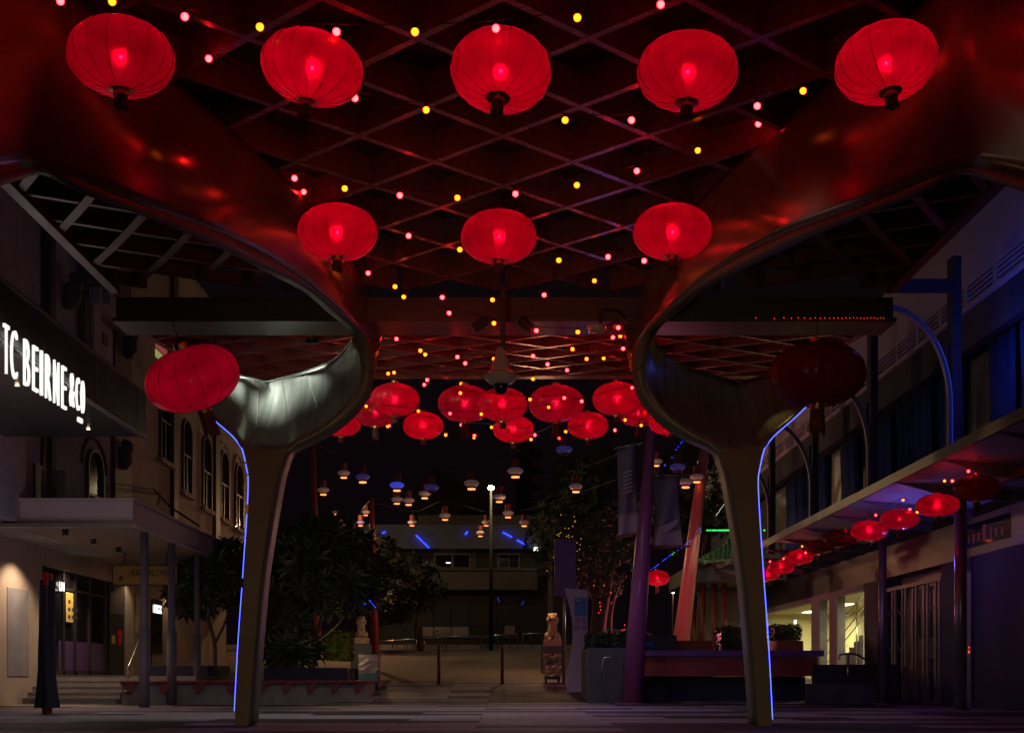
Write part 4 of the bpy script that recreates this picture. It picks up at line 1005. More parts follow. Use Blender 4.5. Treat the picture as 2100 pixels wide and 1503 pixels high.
def cart(px, d, yt, yb, w, body, skirt, label, txt=None):
    c = W(px, yb, d); z = gz(d); zt = EYE + (CY - yt) / F * d; x0, x1 = c.x - w / 2, c.x + w / 2
    r = thing('covered_cart', (c.x, d, z), label, 'cart', 'covered stands on castors')
    zl = z + .22
    rows = []; random.seed(int(px))
    n = 10
    for k in range(n + 1):
        zz = zl + (zt - zl) * k / n; row = []
        for (ax, ay) in ((x0, d), (x0 + w * .25, d), (x0 + w * .5, d), (x0 + w * .75, d), (x1, d), (x1, d + .15), (x1, d + .28), (x0, d + .28), (x0, d + .15), (x0, d)):
            row.append((ax + random.uniform(-.012, .012), ay + (random.uniform(-.012, .012) if k < n else 0), zz + random.uniform(-.01, .01)))
        row[-1] = row[0]; rows.append(row)
    MB().grid(rows).build('cover', body, r, smooth=False)
    b = MB(); b.box(x0 - .005, x1 + .005, d - .005, d + .285, zt, zt + .04); b.build('lid', 'wrap_pink' if body == 'wrap_pink' else 'frame_dark', r, bevel=.01)
    b = MB(); b.box(x0 + .03, x1 - .03, d + .02, d + .26, z + .12, zl); b.build('base', 'black_rubber', r)
    for sx in (x0 + .05, x1 - .11):
        for sy in (d + .01, d + .23):
            MB().box(sx, sx + .06, sy, sy + .035, z, z + .14).build('foot', 'black_rubber', r)
    if skirt: MB().box(x0 + .02, x1 - .02, d - .035, d - .028, zl + .05, zl + (zt - zl) * .40).build('print_panel', skirt, r)
    if txt:
        text_part(txt, 'lettering', 'dark_ink', r, (c.x - .17, d - .035, zl + .42), (1, 0, 0), (0, 0, 1), .34, .14, ext=.004, fat=.01)
        MB().prism([(c.x - .07, d - .035, zl + .72), (c.x, d - .035, zl + .66), (c.x + .08, d - .035, zl + .72), (c.x, d - .035, zl + .77)], (0, -.004, 0)).build('emblem', 'dark_ink', r)
    else:
        MB().lathe([(.001, -.01), (.09, -.009), (.09, .0)], (0, 0, 0), 14)
cart(1133, 22.6, 1342, 1396, .58, 'wrap_pink', None, 'salmon pink foil wrapped cart on short legs near the wayfinding sign', '304')
cart(756, 21.0, 1342, 1402, .62, 'wrap_purple', 'wrap_blue', 'purple and blue wrapped cart on short legs beside the left bench end')

# ------------------------------------------------------------------ wayfinding sign, purple flag, poles
d = 21.0; z = gz(d); c = W(1180, 0, d)
tw = thing('wayfinding_sign', (c.x, d, z), 'pale purple curved wayfinding sign with a blue panel and four round icons', 'sign')
edge = [(1158, 1206), (1163, 1225), (1170, 1250), (1174, 1275), (1175, 1300), (1173, 1325), (1169, 1350), (1164, 1375), (1162, 1385)]
P = [W(x, y, d) for x, y in edge]; P += [W(1162, 1386, d) + Vector((.02, 0, -.15)), Vector((W(1205, 0, d).x, d, z - .02)), W(1205, 1209, d)]
P[-3].z = z - .02
MB().prism(P, (0, .16, 0)).build('body', 'purple_grey', tw)
a = W(1178, 1263, d); c2 = W(1203, 1225, d)
MB().box(a.x, c2.x, d - .012, d - .002, a.z, c2.z).build('blue_panel', 'blue_sign', tw)
MB().box(a.x + .05, a.x + .2, d - .016, d - .013, c2.z - .12, c2.z - .05).build('print', 'white_board', tw)
text_part('You are here', 'print', 'white_board', tw, (a.x + .04, d - .018, c2.z - .22), (1, 0, 0), (0, 0, 1), .26, .05, ext=.002)
for i, (x, y) in enumerate(((1184, 1272), (1198, 1272), (1183, 1286), (1198, 1286))):
    q = W(x, y, d - .01); b = MB()
    pts = [q + Vector((.075 * math.cos(t), 0, .075 * math.sin(t))) for t in [2 * math.pi * k / 20 for k in range(21)]]
    b.tube(pts, .008, 4); b.bar(q + Vector((-.05, 0, .05)), q + Vector((.05, 0, -.05)), .012, .008)
    if i % 2: b.ball(q + Vector((0, .005, -.01)), .03, 6)
    else: b.bar(q + Vector((0, 0, -.045)), q + Vector((.01, 0, .035)), .02, .008)
    b.build('icon', 'dark_ink', tw)
MB().box(c2.x - .12, c2.x + .06, d - .05, d - .01, z, z + .3).build('foot', 'red_paint', tw)
d = 22.3; z = gz(d)
fs = thing('flat_pole_sign', (W(1158, 0, d).x, d, z), 'tall dark purple rectangular sign on a thin pole left of the wayfinding sign', 'sign')
a = W(1137, 1222, d); c2 = W(1181, 1105, d)
MB().box(a.x, c2.x, d - .05, d, a.z, c2.z).build('board', 'purple_sign', fs)
MB().tube([(W(1157, 0, d).x, d + .08, z), (W(1157, 0, d).x, d + .08, c2.z)], .06, 10).build('pole', 'pole_grey', fs, smooth=True)
def lean_pole(p0, p1, r0, r1, m, label):
    r = thing('banner_pole', p0, label, 'pole', 'leaning tapered banner poles')
    MB().tube([p0, p0.lerp(p1, .5), p1], [r0, (r0 + r1) / 2, r1], 20).build('shaft', m, r, smooth=True)
    MB().tube([p0 + Vector((0, 0, -.02)), p0 + Vector((0, 0, .03))], r0 * 1.5, 16).build('base_plate', m, r)
    return r
q0 = W(1295, 1440, 18.2); q0.z = .0; q1 = W(1338, 845, 17.6)
pl = lean_pole(q0, q1, .30, .115, 'pole_purple_lit', 'thick purple lit leaning pole carrying two banners, nearest on the right')
q0 = W(1393, 1345, 26); q1 = W(1448, 900, 25)
lean_pole(q0, q1, .33, .17, 'pole_pink', 'pink lit leaning pole behind the long right bench')
d = 26; q0 = W(653, 1340, d); q1 = W(641, 905, d)
lean_pole(q0, q1, .13, .10, 'pole_red', 'thin red pole seen between the left column and the leaves')
q0 = W(770, 1345, 28); q1 = W(762, 1020, 28)
lean_pole(q0, q1, .16, .08, 'pole_red', 'red tapered pole beside the left stone lion')
def banner(P, d, label, dark, light, kind):
    # P: top-left, top-right, bottom-right, bottom-left pixel corners
    r = thing('banner', W((P[0][0] + P[1][0]) / 2, P[2][1], d), label, 'banner', 'fabric banners on the leaning pole')
    tl, tr, br, bl_ = [W(x, y, d) for x, y in P]
    rows = []
    for k in range(17):
        t = k / 16; l = tl.lerp(bl_, t); rr = tr.lerp(br, t); pin = .07 * math.sin(math.pi * t)
        rows.append([l.lerp(rr, pin * .6 + (1 - 1.2 * pin) * u / 8) + Vector((0, .05 * math.sin(u * .8 + t * 4), 0)) for u in range(9)])
    MB().grid(rows[:13]).build('cloth', dark, r, smooth=True, solid=.004); MB().grid(rows[12:]).build('cloth', light, r, smooth=True, solid=.004)
    MB().tube([tl + Vector((-.08, 0, .03)), tr + Vector((.25, -.02, .05))], .02, 8).build('arm', 'steel', r, smooth=True)
    MB().tube([bl_ + Vector((-.05, 0, -.05)), br + Vector((.2, -.02, -.02))], .02, 8).build('arm', 'pole_red', r, smooth=True)
    if kind == 1:
        b = MB()
        for k in range(6): b.bar(tl.lerp(bl_, .30 + .045 * k).lerp(tr.lerp(br, .30 + .045 * k), .25) + Vector((0, -.06, 0)), tl.lerp(bl_, .29 + .045 * k).lerp(tr.lerp(br, .29 + .045 * k), .72) + Vector((0, -.06, 0)), .004, .05, up=(0, 0, 1))
        b.build('print', 'banner_light', r)
    else:
        b = MB(); m_ = (tl + tr + br + bl_) / 4 + Vector((0, -.08, -.42)); 
        b.prism([m_ + Vector(p) for p in ((-.28, 0, -.04), (-.14, 0, .03), (.1, 0, .13), (.3, 0, .22), (.22, 0, .04), (.05, 0, -.08), (-.08, 0, -.16), (-.12, 0, -.06))], (0, -.004, 0)); b.build('print', 'banner_light', r)
banner(((1266, 922), (1305, 910), (1309, 1092), (1267, 1098)), 17.9, 'narrow grey banner with faint lines hanging left of the purple leaning pole', 'banner_cloth', 'banner_light', 1)
banner(((1340, 978), (1395, 978), (1399, 1118), (1340, 1120)), 18.0, 'wider grey banner with a pale fish print hanging right of the purple leaning pole', 'banner_cloth', 'banner_light', 2)

# ------------------------------------------------------------------ hanging pendant lamps over the road
def pend_proto(disc, lit):
    r = thing('pendant_lamp', (0, 0, 0), 'x', 'pendant lamp')
    MB().lathe([(.10, .10), (.13, .12), (.13, .40), (.09, .42), (.005, .42)], n=14).build('cap', 'pendant_red', r, iso=True, smooth=False)
    MB().lathe([(.12, -.10), (.19, -.075), (.245, -.02), (.25, .03), (.21, .08), (.11, .11), (.02, .115)], n=22).build('shade', disc, r, iso=True, smooth=True)
    MB().lathe([(.10, -.10), (.13, -.11), (.13, -.16), (.10, -.17)], n=16).build('collar', 'pendant_red', r, iso=True)
    if lit: MB().lathe([(.10, -.17), (.13, -.175), (.13, -.205), (.10, -.21), (.005, -.21)], n=16).build('glow_ring', 'glow_orange', r, iso=True)
    MB().tube([(0, 0, .42), (0, 0, .62)], .008, 5).build('cord', 'cord', r, iso=True)
    return r
PP = {'w': pend_proto('pendant_white', True), 'b': pend_proto('pendant_blue', True), 'd': pend_proto('pendant_bluelit', False)}
PP['v'] = pend_proto('pendant_bluelit', True)
pend = [(705, 970, 25, 'w', 'pale pendant lamp at the upper left beside the red pole'), (744, 978, 29, 'v', 'bluish pendant lamp just right of the upper left one'),
        (814, 995, 29, 'b', 'vivid blue pendant lamp with an orange glow'), (814, 1024, 23, 'w', 'brownish pendant lamp directly below the vivid blue one'),
        (838, 1026, 24, 'w', 'brownish pendant lamp low right of the vivid blue one'), (871, 1012, 25, 'w', 'pale pendant lamp overlapping the unlit bluish one'),
        (885, 1000, 30, 'd', 'unlit bluish pendant lamp behind a pale lit one'), (967, 991, 31, 'w', 'large pale pendant lamp left of the street lamp head'),
        (1057, 966, 32, 'w', 'large pale pendant lamp high right of the street lamp head'), (1024, 1019, 26, 'w', 'pale pendant lamp just below right of the street lamp head'),
        (1157, 922, 34, 'd', 'unlit violet pendant lamp highest of all, under the lantern cluster'), (1181, 998, 28, 'w', 'pale pendant lamp alone at right before the dark tree'),
        (913, 1057, 23, 'w', 'brownish pendant lamp alone in the middle, above the cream parapet'), (845, 1071, 18, 'w', 'small dim pendant lamp on the cream parapet line at left'),
        (997, 1071, 18, 'w', 'small pendant lamp touching the street lamp pole at left'), (985, 1093, 17, 'w', 'lowest small pendant lamp, over the blue fascia'),
        (1042, 1052, 23, 'w', 'brownish pendant lamp right of the street lamp pole'), (1075, 1071, 20, 'w', 'small pendant lamp farthest right on the parapet line'),
        (750, 1050, 17, 'w', 'small pale pendant lamp left of the red tapered pole top'), (739, 1071, 18, 'v', 'small bluish pendant lamp left of the red tapered pole'),
        (726, 1085, 16, 'v', 'right one of two touching small bluish pendant lamps'), (711, 1086, 17, 'v', 'left one of two touching small bluish pendant lamps'),
        (699, 1076, 16, 'w', 'small pale pendant lamp left of the touching pair'), (663, 1005, 24, 'w', 'pale pendant lamp beside the thin red pole, lowest at far left'),
        (687, 1050, 12, 'w', 'tiny pendant lamp under the one by the thin red pole'), (1347, 946, 24, 'w', 'pale pendant lamp half behind the purple leaning pole'),
        (1441, 948, 25, 'w', 'pale pendant lamp at the top of the pink leaning pole'), (1429, 978, 28, 'w', 'pale pendant lamp second down the pink leaning pole'),
        (1406, 988, 30, 'w', 'pale pendant lamp above the right edge of the wide banner'), (1390, 958, 32, 'd', 'unlit violet pendant lamp between the leaning poles')]
pw = {}
for (px, py, w_, kind, lab) in pend:
    d = .5 * F / w_; pr = PP[kind]
    if kind in pw: o = copy_tree(pr)
    else: o = pr; pw[kind] = 1
    o.location = KV(W(px, py, d)); o['label'] = lab; o['category'] = 'pendant lamp'; o['group'] = 'pendant lamps strung over the road'
    pw[(px, py)] = W(px, py, d)
def wire(keys, e0, e1, label):
    P = [W(*e0)] + [pw[k] + Vector((0, 0, .62)) for k in keys] + [W(*e1)]
    r = MB().tube(cr(P, 8 * (len(P) - 1)), .007, 5).build('suspension_cable', 'cord'); tagged(r, label, 'cable', 'cables carrying the pendant lamps')
wire([(705, 970), (744, 978), (814, 995), (885, 1000), (967, 991), (1057, 966), (1157, 922)], (640, 905, 26), (1337, 850, 19), 'long cable from the thin red pole past the vivid blue pendant lamp')
wire([(663, 1005), (814, 1024), (838, 1026), (871, 1012), (1024, 1019), (1181, 998)], (641, 950, 26), (1337, 900, 19), 'second cable below the vivid blue pendant lamp')
wire([(687, 1050), (750, 1050), (845, 1071), (913, 1057), (997, 1071), (1042, 1052), (1075, 1071)], (655, 1005, 30), (1330, 960, 20), 'low cable running along the cream parapet')
wire([(699, 1076), (711, 1086), (726, 1085), (739, 1071)], (672, 1030, 42), (762, 1022, 30), 'short cable dipping to the small bluish pendant lamps')
wire([(1390, 958), (1406, 988), (1429, 978), (1441, 948)], (1337, 860, 19.2), (1448, 905, 25), 'short cable between the two leaning poles')

# street lamp across the road
d = 41; base = W(1007, 0, d); base.z = gz(d)
sl_ = thing('street_lamp', base, 'tall thin street lamp with a brilliant white head in the middle of the scene', 'street lamp')
hd = W(1007, 1000, d)
MB().tube([base, Vector((base.x, d, hd.z - .2))], [.13, .07], 12).build('pole', 'pole_dark', sl_, smooth=True)
MB().ell(hd, .19, .19, .14, 20).build('lamp_head', 'lamp_head', sl_, smooth=True)
lamp('street_and_fill_light', hd + Vector((0, -.4, -.2)), 420, (1, .78, .44), radius=.2)

# ------------------------------------------------------------------ building across the road
YB = 50.0
fb = thing('far_building', (0, YB, 2.7), 'dim two storey building across the road with a blue fascia and pale shop panels', 'building')
def bx(x0, x1, y0_, y1_, dy0, dy1, m, name, par=fb, d=YB):
    a = W(x0, y1_, d); c = W(x1, y0_, d)
    return MB().box(a.x, c.x, d - dy1, d - dy0, a.z, c.z).build(name, m, par)
bx(760, 1180, 1122, 1345, 0, -6, 'facade_far', 'wall')
bx(735, 1130, 1085, 1133, .0, 1.6, 'facade_blue', 'fascia')
bx(860, 1110, 1062, 1084, .4, .9, 'facade_cream', 'parapet')
bx(885, 1100, 1166, 1172, 0, .5, 'facade_cream', 'sill_band')
bx(870, 1100, 1178, 1214, .2, 1.5, 'facade_cream', 'shop_awning_panel')
bx(966, 977, 1134, 1165, .0, .15, 'facade_cream', 'pier')
for (a, c_) in ((890, 965), (1020, 1066)):
    w_ = bx(a, c_, 1134, 1165, .0, .05, 'frame_grey', 'window')
    bx(a + 3, a + (c_ - a) * .48, 1138, 1163, .06, .07, 'glass_dark', 'pane', w_); bx(a + (c_ - a) * .53, c_ - 3, 1138, 1163, .06, .07, 'glass_dark', 'pane', w_)
MB().box(*[v for v in (W(915, 0, YB).x, W(924, 0, YB).x)], YB - .1, YB - .08, W(0, 1155, YB).z, W(0, 1153, YB).z).build('exit_light', 'glow_white', fb)
for (a, c_, n) in ((853, 962, 3), (977, 1060, 2)):
    for k in range(n):
        p0 = a + (c_ - a) * k / n + 1; p1 = a + (c_ - a) * (k + 1) / n - 1
        s_ = bx(p0, p1, 1238, 1284, .05, .1, 'facade_far', 'shop_panel'); bx(p0, p1, 1285, 1304, .05, .12, 'white_board' if n == 3 else 'facade_far', 'shop_panel')
bx(851, 1062, 1305, 1307, .05, .14, 'frame_grey', 'kick_rail')
r_ = MB(); q = W(896, 1297, YB - .16); r_.tube([q + Vector((.16 * math.cos(t), 0, .16 * math.sin(t))) for t in [.6 + 5.2 * k / 16 for k in range(17)]], .03, 5); r_.build('logo_ring', 'dark_ink', fb)
text_part('realestate', 'lettering', 'frame_grey', fb, W(903, 1300, YB - .16), (1, 0, 0), (0, 0, 1), .65, .16, ext=.01)
bx(1035, 1056, 1283, 1300, .13, .15, 'banner_light', 'window_picture')
q = bx(1093, 1102, 1131, 1134, 1.0, 1.7, 'glow_white', 'ceiling_light')
for (xa, ya, xb, yb, dd) in ((1031, 1091, 1050, 1101, 1.7), (1060, 1107, 1081, 1118, 1.7), (853, 1097, 866, 1110, 1.7), (867, 1111, 880, 1123, 1.7), (954, 1096, 959, 1089, 1.7), (783, 1094, 790, 1090, 1.7), (736, 1121, 745, 1114, 1.7), (746, 1113, 755, 1110, 1.7)):
    MB().bar(W(xa, ya, YB - dd), W(xb, yb, YB - dd), .10, .10).build('blue_light', 'led_blue_far', fb)
for (xa, ya, xb, yb) in ((1020, 1224, 1025, 1234), (1069, 1240, 1075, 1232)):
    MB().bar(W(xa, ya, YB - .3), W(xb, yb, YB - .3), .07, .07).build('blue_light', 'led_blue_dim', fb)
bx(780, 853, 1276, 1340, .3, .8, 'facade_far', 'side_wall')
gb = thing('gabled_building', (W(895, 0, 60).x, 60, 2.7), 'dim gabled building rising behind the pendant lamps', 'building')
P = [W(x, y, 60) for x, y in ((850, 1066), (850, 990), (895, 962), (945, 990), (1010, 1000), (1010, 1066))]
P[0].z = P[-1].z = 2.7
MB().prism(P, (0, 8, 0)).build('wall', 'facade_far', gb)
tg = thing('tower_building', (W(1078, 0, 70).x, 70, 2.7), 'dark tower block right of the street lamp with small balconies', 'building')
a = W(1060, 1040, 70); c_ = W(1092, 905, 70)
MB().box(a.x, c_.x, 70, 76, 2.7, c_.z).build('wall', 'facade_far', tg)
b = MB()
for k in range(4): MB().box(c_.x, c_.x + 1.0, 70.5, 72, W(0, 1030 - k * 35, 70).z, W(0, 1022 - k * 35, 70).z).build('balcony', 'facade_cream', tg)
fr_ = thing('road_railing', (W(960, 0, 43).x, 43, 2.5), 'stainless pipe railing along the far side of the road', 'railing')
b = MB(); d = 43
for (x0, x1, y0, y1) in ((780, 850, 1314, 1310), (854, 870, 1310, 1309), (868, 985, 1308, 1302), (990, 1062, 1303, 1300), (1072, 1128, 1299, 1297), (1131, 1150, 1300, 1299)):
    zb = W(0, 1329, d).z; P0, P1 = W(x0, y0, d), W(x1, y1, d)
    b.tube([Vector((P0.x, d, zb)), P0, P1, Vector((P1.x, d, zb))], .045, 6)
b.build('rail', 'steel', fr_, smooth=True)
b = MB()
for x in (805, 830, 836, 862, 870, 905, 915, 940, 1000, 1020, 1045, 1090, 1110):
    P0 = W(x, 1303, d); b.tube([Vector((P0.x, d, zb)), P0], .035, 6)
b.build('stanchion', 'steel', fr_)
# parked car, pagoda corner, green and blue light lines on the right
d = 36; z = gz(d); x0, x1 = W(1255, 0, d).x, W(1320, 0, d).x; y0 = d
car = thing('parked_car', ((x0 + x1) / 2, d, z), 'silver car parked beyond the right planter, only its roof line showing', 'car')
prof = [(0, .3), (0, .8), (.35, .95), (.75, 1.42), (2.6, 1.45), (3.4, 1.0), (4.2, .85), (4.3, .5), (4.25, .3)]
MB().prism([(x0 - 1 + a, y0, z + h) for a, h in prof], (0, 1.7, 0)).build('body', 'car_paint', car, bevel=.06)
MB().prism([(x0 - 1 + a, y0 - .01, z + h) for a, h in ((.55, 1.0), (.85, 1.34), (2.5, 1.36), (3.15, 1.0))], (0, 1.72, 0)).build('window', 'glass_dark', car)
for k in (.8, 3.4):
    MB().tube([(x0 - 1 + k, y0 - .02, z + .33), (x0 - 1 + k, y0 + .2, z + .33)], .33, 18).build('wheel', 'black_rubber', car)
pg = thing('pagoda', (W(1500, 0, 27).x, 27, 1), 'green tiled pagoda roof corner with upturned eaves behind the right column', 'pagoda')
rows = []
ridge = [W(x, y, 26.5) for x, y in ((1442, 1148), (1455, 1140), (1472, 1131), (1487, 1119), (1497, 1105), (1510, 1092))]
eave = [W(x, y, 26.0) for x, y in ((1445, 1152), (1457, 1151), (1470, 1150), (1482, 1150), (1496, 1150), (1515, 1150))]
R1 = cr(ridge, 15); R2 = cr(eave, 15)
rows = [[p.lerp(q, t / 6) + Vector((0, 0, -.10 * math.sin(math.pi * t / 6))) for t in range(7)] for p, q in zip(R1, R2)]
MB().grid(rows).build('roof', 'tile_cream', pg, smooth=True, solid=.06)
b = MB(); b.tube([p + Vector((0, -.05, .05)) for p in R1], .10, 8)
b.build('ridge', 'tile_green', pg, smooth=True)
b = MB()
for k in range(1, 16, 2):
    b.tube([p + Vector((0, -.08, .02)) for p in rows[k]], .055, 7)
b.build('roof_tiles', 'tile_green', pg, smooth=True)
b = MB(); 
for k in range(0, 16, 2): b.tube([R1[k] + Vector((-.02, -.12, .12)), R1[k] + Vector((.03, -.12, -.10))], .012, 5)
b.build('ridge_joint', 'tile_cream', pg)
b = MB(); b.tube([W(1424, 1160, 26), W(1434, 1148, 26), W(1446, 1148, 26)], [.04, .07, .09], 8); b.build('eave_tip', 'tile_green', pg)
a = W(1415, 1190, 26.6); c_ = W(1530, 1158, 26.6)
MB().box(a.x, c_.x + 1, 26.6, 30, a.z, c_.z).build('lintel', 'stone_dark', pg)
for px in (1420, 1442, 1465, 1485): 
    q = W(px, 0, 27.5); MB().tube([(q.x, 27.5, .9), (q.x, 27.5, a.z)], .11, 10).build('pillar', 'red_dark', pg, smooth=True)
MB().box(W(1440, 0, 29).x, W(1530, 0, 29).x, 29, 29.2, .9, a.z).build('wall', 'stone_dark', pg)
lamp('pagoda_light', W(1478, 1120, 24.5), 45, (.75, 1, .6), 'SPOT', .05, W(1485, 1140, 26.3), size=80)
gl = thing('light_line', W(1480, 1087, 25.5), 'bright green straight light line above the pagoda roof', 'light line')
b = MB()
for (x0, x1) in ((1449, 1453), (1455, 1458), (1460, 1470), (1472, 1500), (1501, 1518), (1566, 1569), (1588, 1590)): b.tube([W(x0, 1087, 25.5), W(x1, 1087, 25.5)], .022, 6)
b.build('tube', 'led_green', gl)
fb2 = thing('fairy_string', W(1350, 1160, 22), 'diagonal string of tiny blue fairy lights between the two leaning poles', 'string lights')
b = MB(); bg_ = MB(); random.seed(2)
for k in range(34):
    t = k / 33; x = 1330 + 86 * t; y = 1172 - 64 * t
    if random.random() < .75: (bg_ if .55 < t < .68 else b).ball(W(x, y + random.uniform(-1, 1), 22), .014, 5)
for (x, y) in ((1387, 922), (1391, 916), (1396, 909), (1399, 906), (1363, 955), (1364, 953), (1430, 1088), (1435, 1083), (1438, 1091), (1378, 938)): b.ball(W(x, y, 22), .014, 5)
b.build('light', 'led_blue_far', fb2); bg_.build('light', 'led_green', fb2)
MB().tube([W(1326, 1175, 22), W(1416, 1108, 22), W(1440, 1086, 22.5)], .006, 4).build('cable', 'cord', fb2)
b = MB()
for k in range(14): b.ball(W(1468 + 20 * k / 13 + random.uniform(-1, 1), 1057 - 27 * k / 13, 25), .009, 5)
tagged(b.build('fairy_string', 'glow_white'), 'short arc of tiny white fairy lights above the green light line', 'string lights')
b = MB()
for (x, y) in ((758, 1231), (760, 1234), (764, 1238), (767, 1242), (770, 1245), (748, 1238)): b.ball(W(x, y, 20), .016, 5)
tagged(b.build('fairy_string', 'led_blue_far'), 'few tiny blue fairy lights above the left stone lion', 'string lights')
for (px, y, d) in ((1380, 1215, 40), (1420, 1192, 33)):
    q = W(px, y, d); r = thing('path_lamp', Vector((q.x, d, gz(d))), 'small warm path lamp on a thin post %s the pink leaning pole' % ('left of' if px < 1400 else 'right of'), 'lamp', 'small warm path lamps')
    MB().tube([(q.x, d, gz(d)), q], .05, 8).build('post', 'pole_grey', r); MB().ell(q, .09, .09, .05).build('lamp_head', 'glow_warm', r)
    lamp('path_light', q + Vector((0, -.2, -.1)), 10, (1, .65, .3), radius=.05)

# ------------------------------------------------------------------ right planter bench
rb = thing('planter_bench', (6, 18.6, 0), 'long dark bench with a red front panel on a navy plinth behind the right column', 'bench')
y = 19.0
xa, xb, xc = W(1208, 0, 18.6).x, W(1283, 0, 18.6).x, W(1690, 0, y).x
MB().box(xb + .01, xc, y, y + 1.2, W(0, 1345, y).z, W(0, 1333, y).z).build('seat', 'purple_sign', rb)
MB().box(xb + .02, xc - .15, y + .06, y + .16, W(0, 1386, y).z, W(0, 1346, y).z).build('front_panel', 'seat_red', rb)
MB().box(xb + .02, xc - .3, y + .5, y + 1.0, 0, W(0, 1387, y).z).build('plinth', 'navy_panel', rb)
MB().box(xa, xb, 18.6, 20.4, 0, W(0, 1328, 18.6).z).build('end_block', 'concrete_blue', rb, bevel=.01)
MB().box(xa - .04, xb + .02, 18.56, 18.599, 0, .12).build('kick_plate', 'concrete_blue', rb)
h = MB(); h.tube([W(1232, 1400, 18.4), W(1236, 1352, 18.4), W(1240, 1347, 18.4), W(1276, 1348, 18.4), W(1280, 1400, 18.4)], .018, 8); tagged(h.build('hoop_rail', 'steel', smooth=True), 'thin steel hoop on the blue grey planter end', 'rail')
for (x0, x1, lab) in ((1388, 1462, 'red brick coloured trough left of the right column'), (1530, 1540, 'short red trough end hidden beside the column shaft'), (1594, 1648, 'red trough right of the light line holding a hedge')):
    tagged(MB().box(W(x0, 0, 21.3).x, W(x1, 0, 21.3).x, 21.3, 22.2, .4, W(0, 1313, 21.3).z).build('trough', 'brick_red', None, bevel=.02), lab, 'trough', 'red planting troughs')
bn2 = thing('litter_bin', W(1358, 1330, 21), 'grey square bin with a small blue label between the leaning poles', 'bin')
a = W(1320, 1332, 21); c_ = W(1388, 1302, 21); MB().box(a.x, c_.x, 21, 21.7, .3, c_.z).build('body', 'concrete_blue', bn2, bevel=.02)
a = W(1320, 1326, 20.98); c_ = W(1339, 1316, 20.98); MB().box(a.x, c_.x, 20.97, 20.99, a.z, c_.z).build('label_plate', 'blue_sign', bn2)

# ------------------------------------------------------------------ right side buildings
RX = 11.0
rs = thing('shop_building', (RX, 19, 0), 'dark right hand building with folding security gate and brightly lit stair hall', 'building')
# upper storey: fascia, louvres, spandrel, blue screens
UX = 9.85
MB().box(UX, UX + 4, 6, 34, 9.0, 10.6).build('parapet', 'panel_white', rs)
MB().box(UX + .12, UX + .3, 6, 34, 8.58, 8.999).build('louvre_back', 'frame_dark', rs)
b = MB()
for k in range(4): b.box(UX, UX + .10, 6, 34, 8.60 + k * .105, 8.63 + k * .105)
k = 6.0
while k < 34: b.box(UX - .01, UX + .11, k, k + .07, 8.59, 8.998); k += .85
b.build('louvre', 'panel_white', rs)
MB().box(UX - .02, UX + .12, 6, 34, 8.50, 8.585).build('louvre_sill', 'panel_white', rs)
MB().box(UX + .06, UX + .3, 6, 34, 7.72, 8.499).build('spandrel', 'navy_panel', rs)
MB().box(UX + .5, UX + .6, 6, 34, 4.9, 7.719).build('upper_wall', 'frame_dark', rs)
random.seed(9); y = 10.6
while y < 24:
    w_ = random.uniform(.55, 1.0); rows = []
    for q in range(9):
        xx = UX + .36 + .05 * math.sin(q * 1.7 + y * 3); rows.append([(xx, y + w_ * q / 8 * (1 - .0), 4.95), (xx + .02, y + w_ * (q / 8 * .92 + .02), 6.4), (xx, y + w_ * q / 8, 7.7)])
    MB().grid(rows).build('curtain', 'blue_screen', rs, smooth=True, solid=.01); y += w_ + random.choice((.04, .10, .5, .9))
# awning over the shops
rw = thing('shop_awning', (9.6, 16, 4.6), 'dark purple lit flat awning above the right hand shops', 'awning')
b = MB(); b.prism([(8.3, 8, 4.86), (8.3, 8, 4.96), (11.0, 8, 4.78), (11.0, 8, 4.68)], (0, 26, 0)); b.build('roof_sheet', 'panel_white', rw)
MB().box(8.24, 8.299, 8, 34, 4.82, 5.02).build('gutter', 'frame_dark', rw)
b = MB(); k = 8.5
while k < 34: MB().prism([(8.35, k, 4.855), (11.0, k, 4.675), (11.0, k, 4.45), (9.4, k, 4.55)], (0, .08, 0)).build('rafter', 'frame_grey', rw); k += 1.5
MB().box(9.72, 9.84, 8, 34, 4.52, 4.66).build('purlin', 'frame_grey', rw)
for i, (px, dd) in enumerate(((1975, 14.6), (1797, 17.6), (1700, 20.6))):
    x = 9.78
    if i == 2: continue
    r = thing('awning_post', (x, dd, 0), ('thick purple glinting round post nearest the viewer under the right awning', 'thinner round post with a blue glint in front of the lit stair hall')[i], 'post', 'round posts under the right awning')
    MB().tube([(x, dd, 0), (x, dd, 4.52)], (.13, .10)[i], 18).build('shaft', 'pole_grey', r, smooth=True)
    MB().lathe([(.18, 0), (.18, .03), (.14, .05)], (x, dd, 0), 18, caps=True).build('base_plate', 'frame_grey', r)
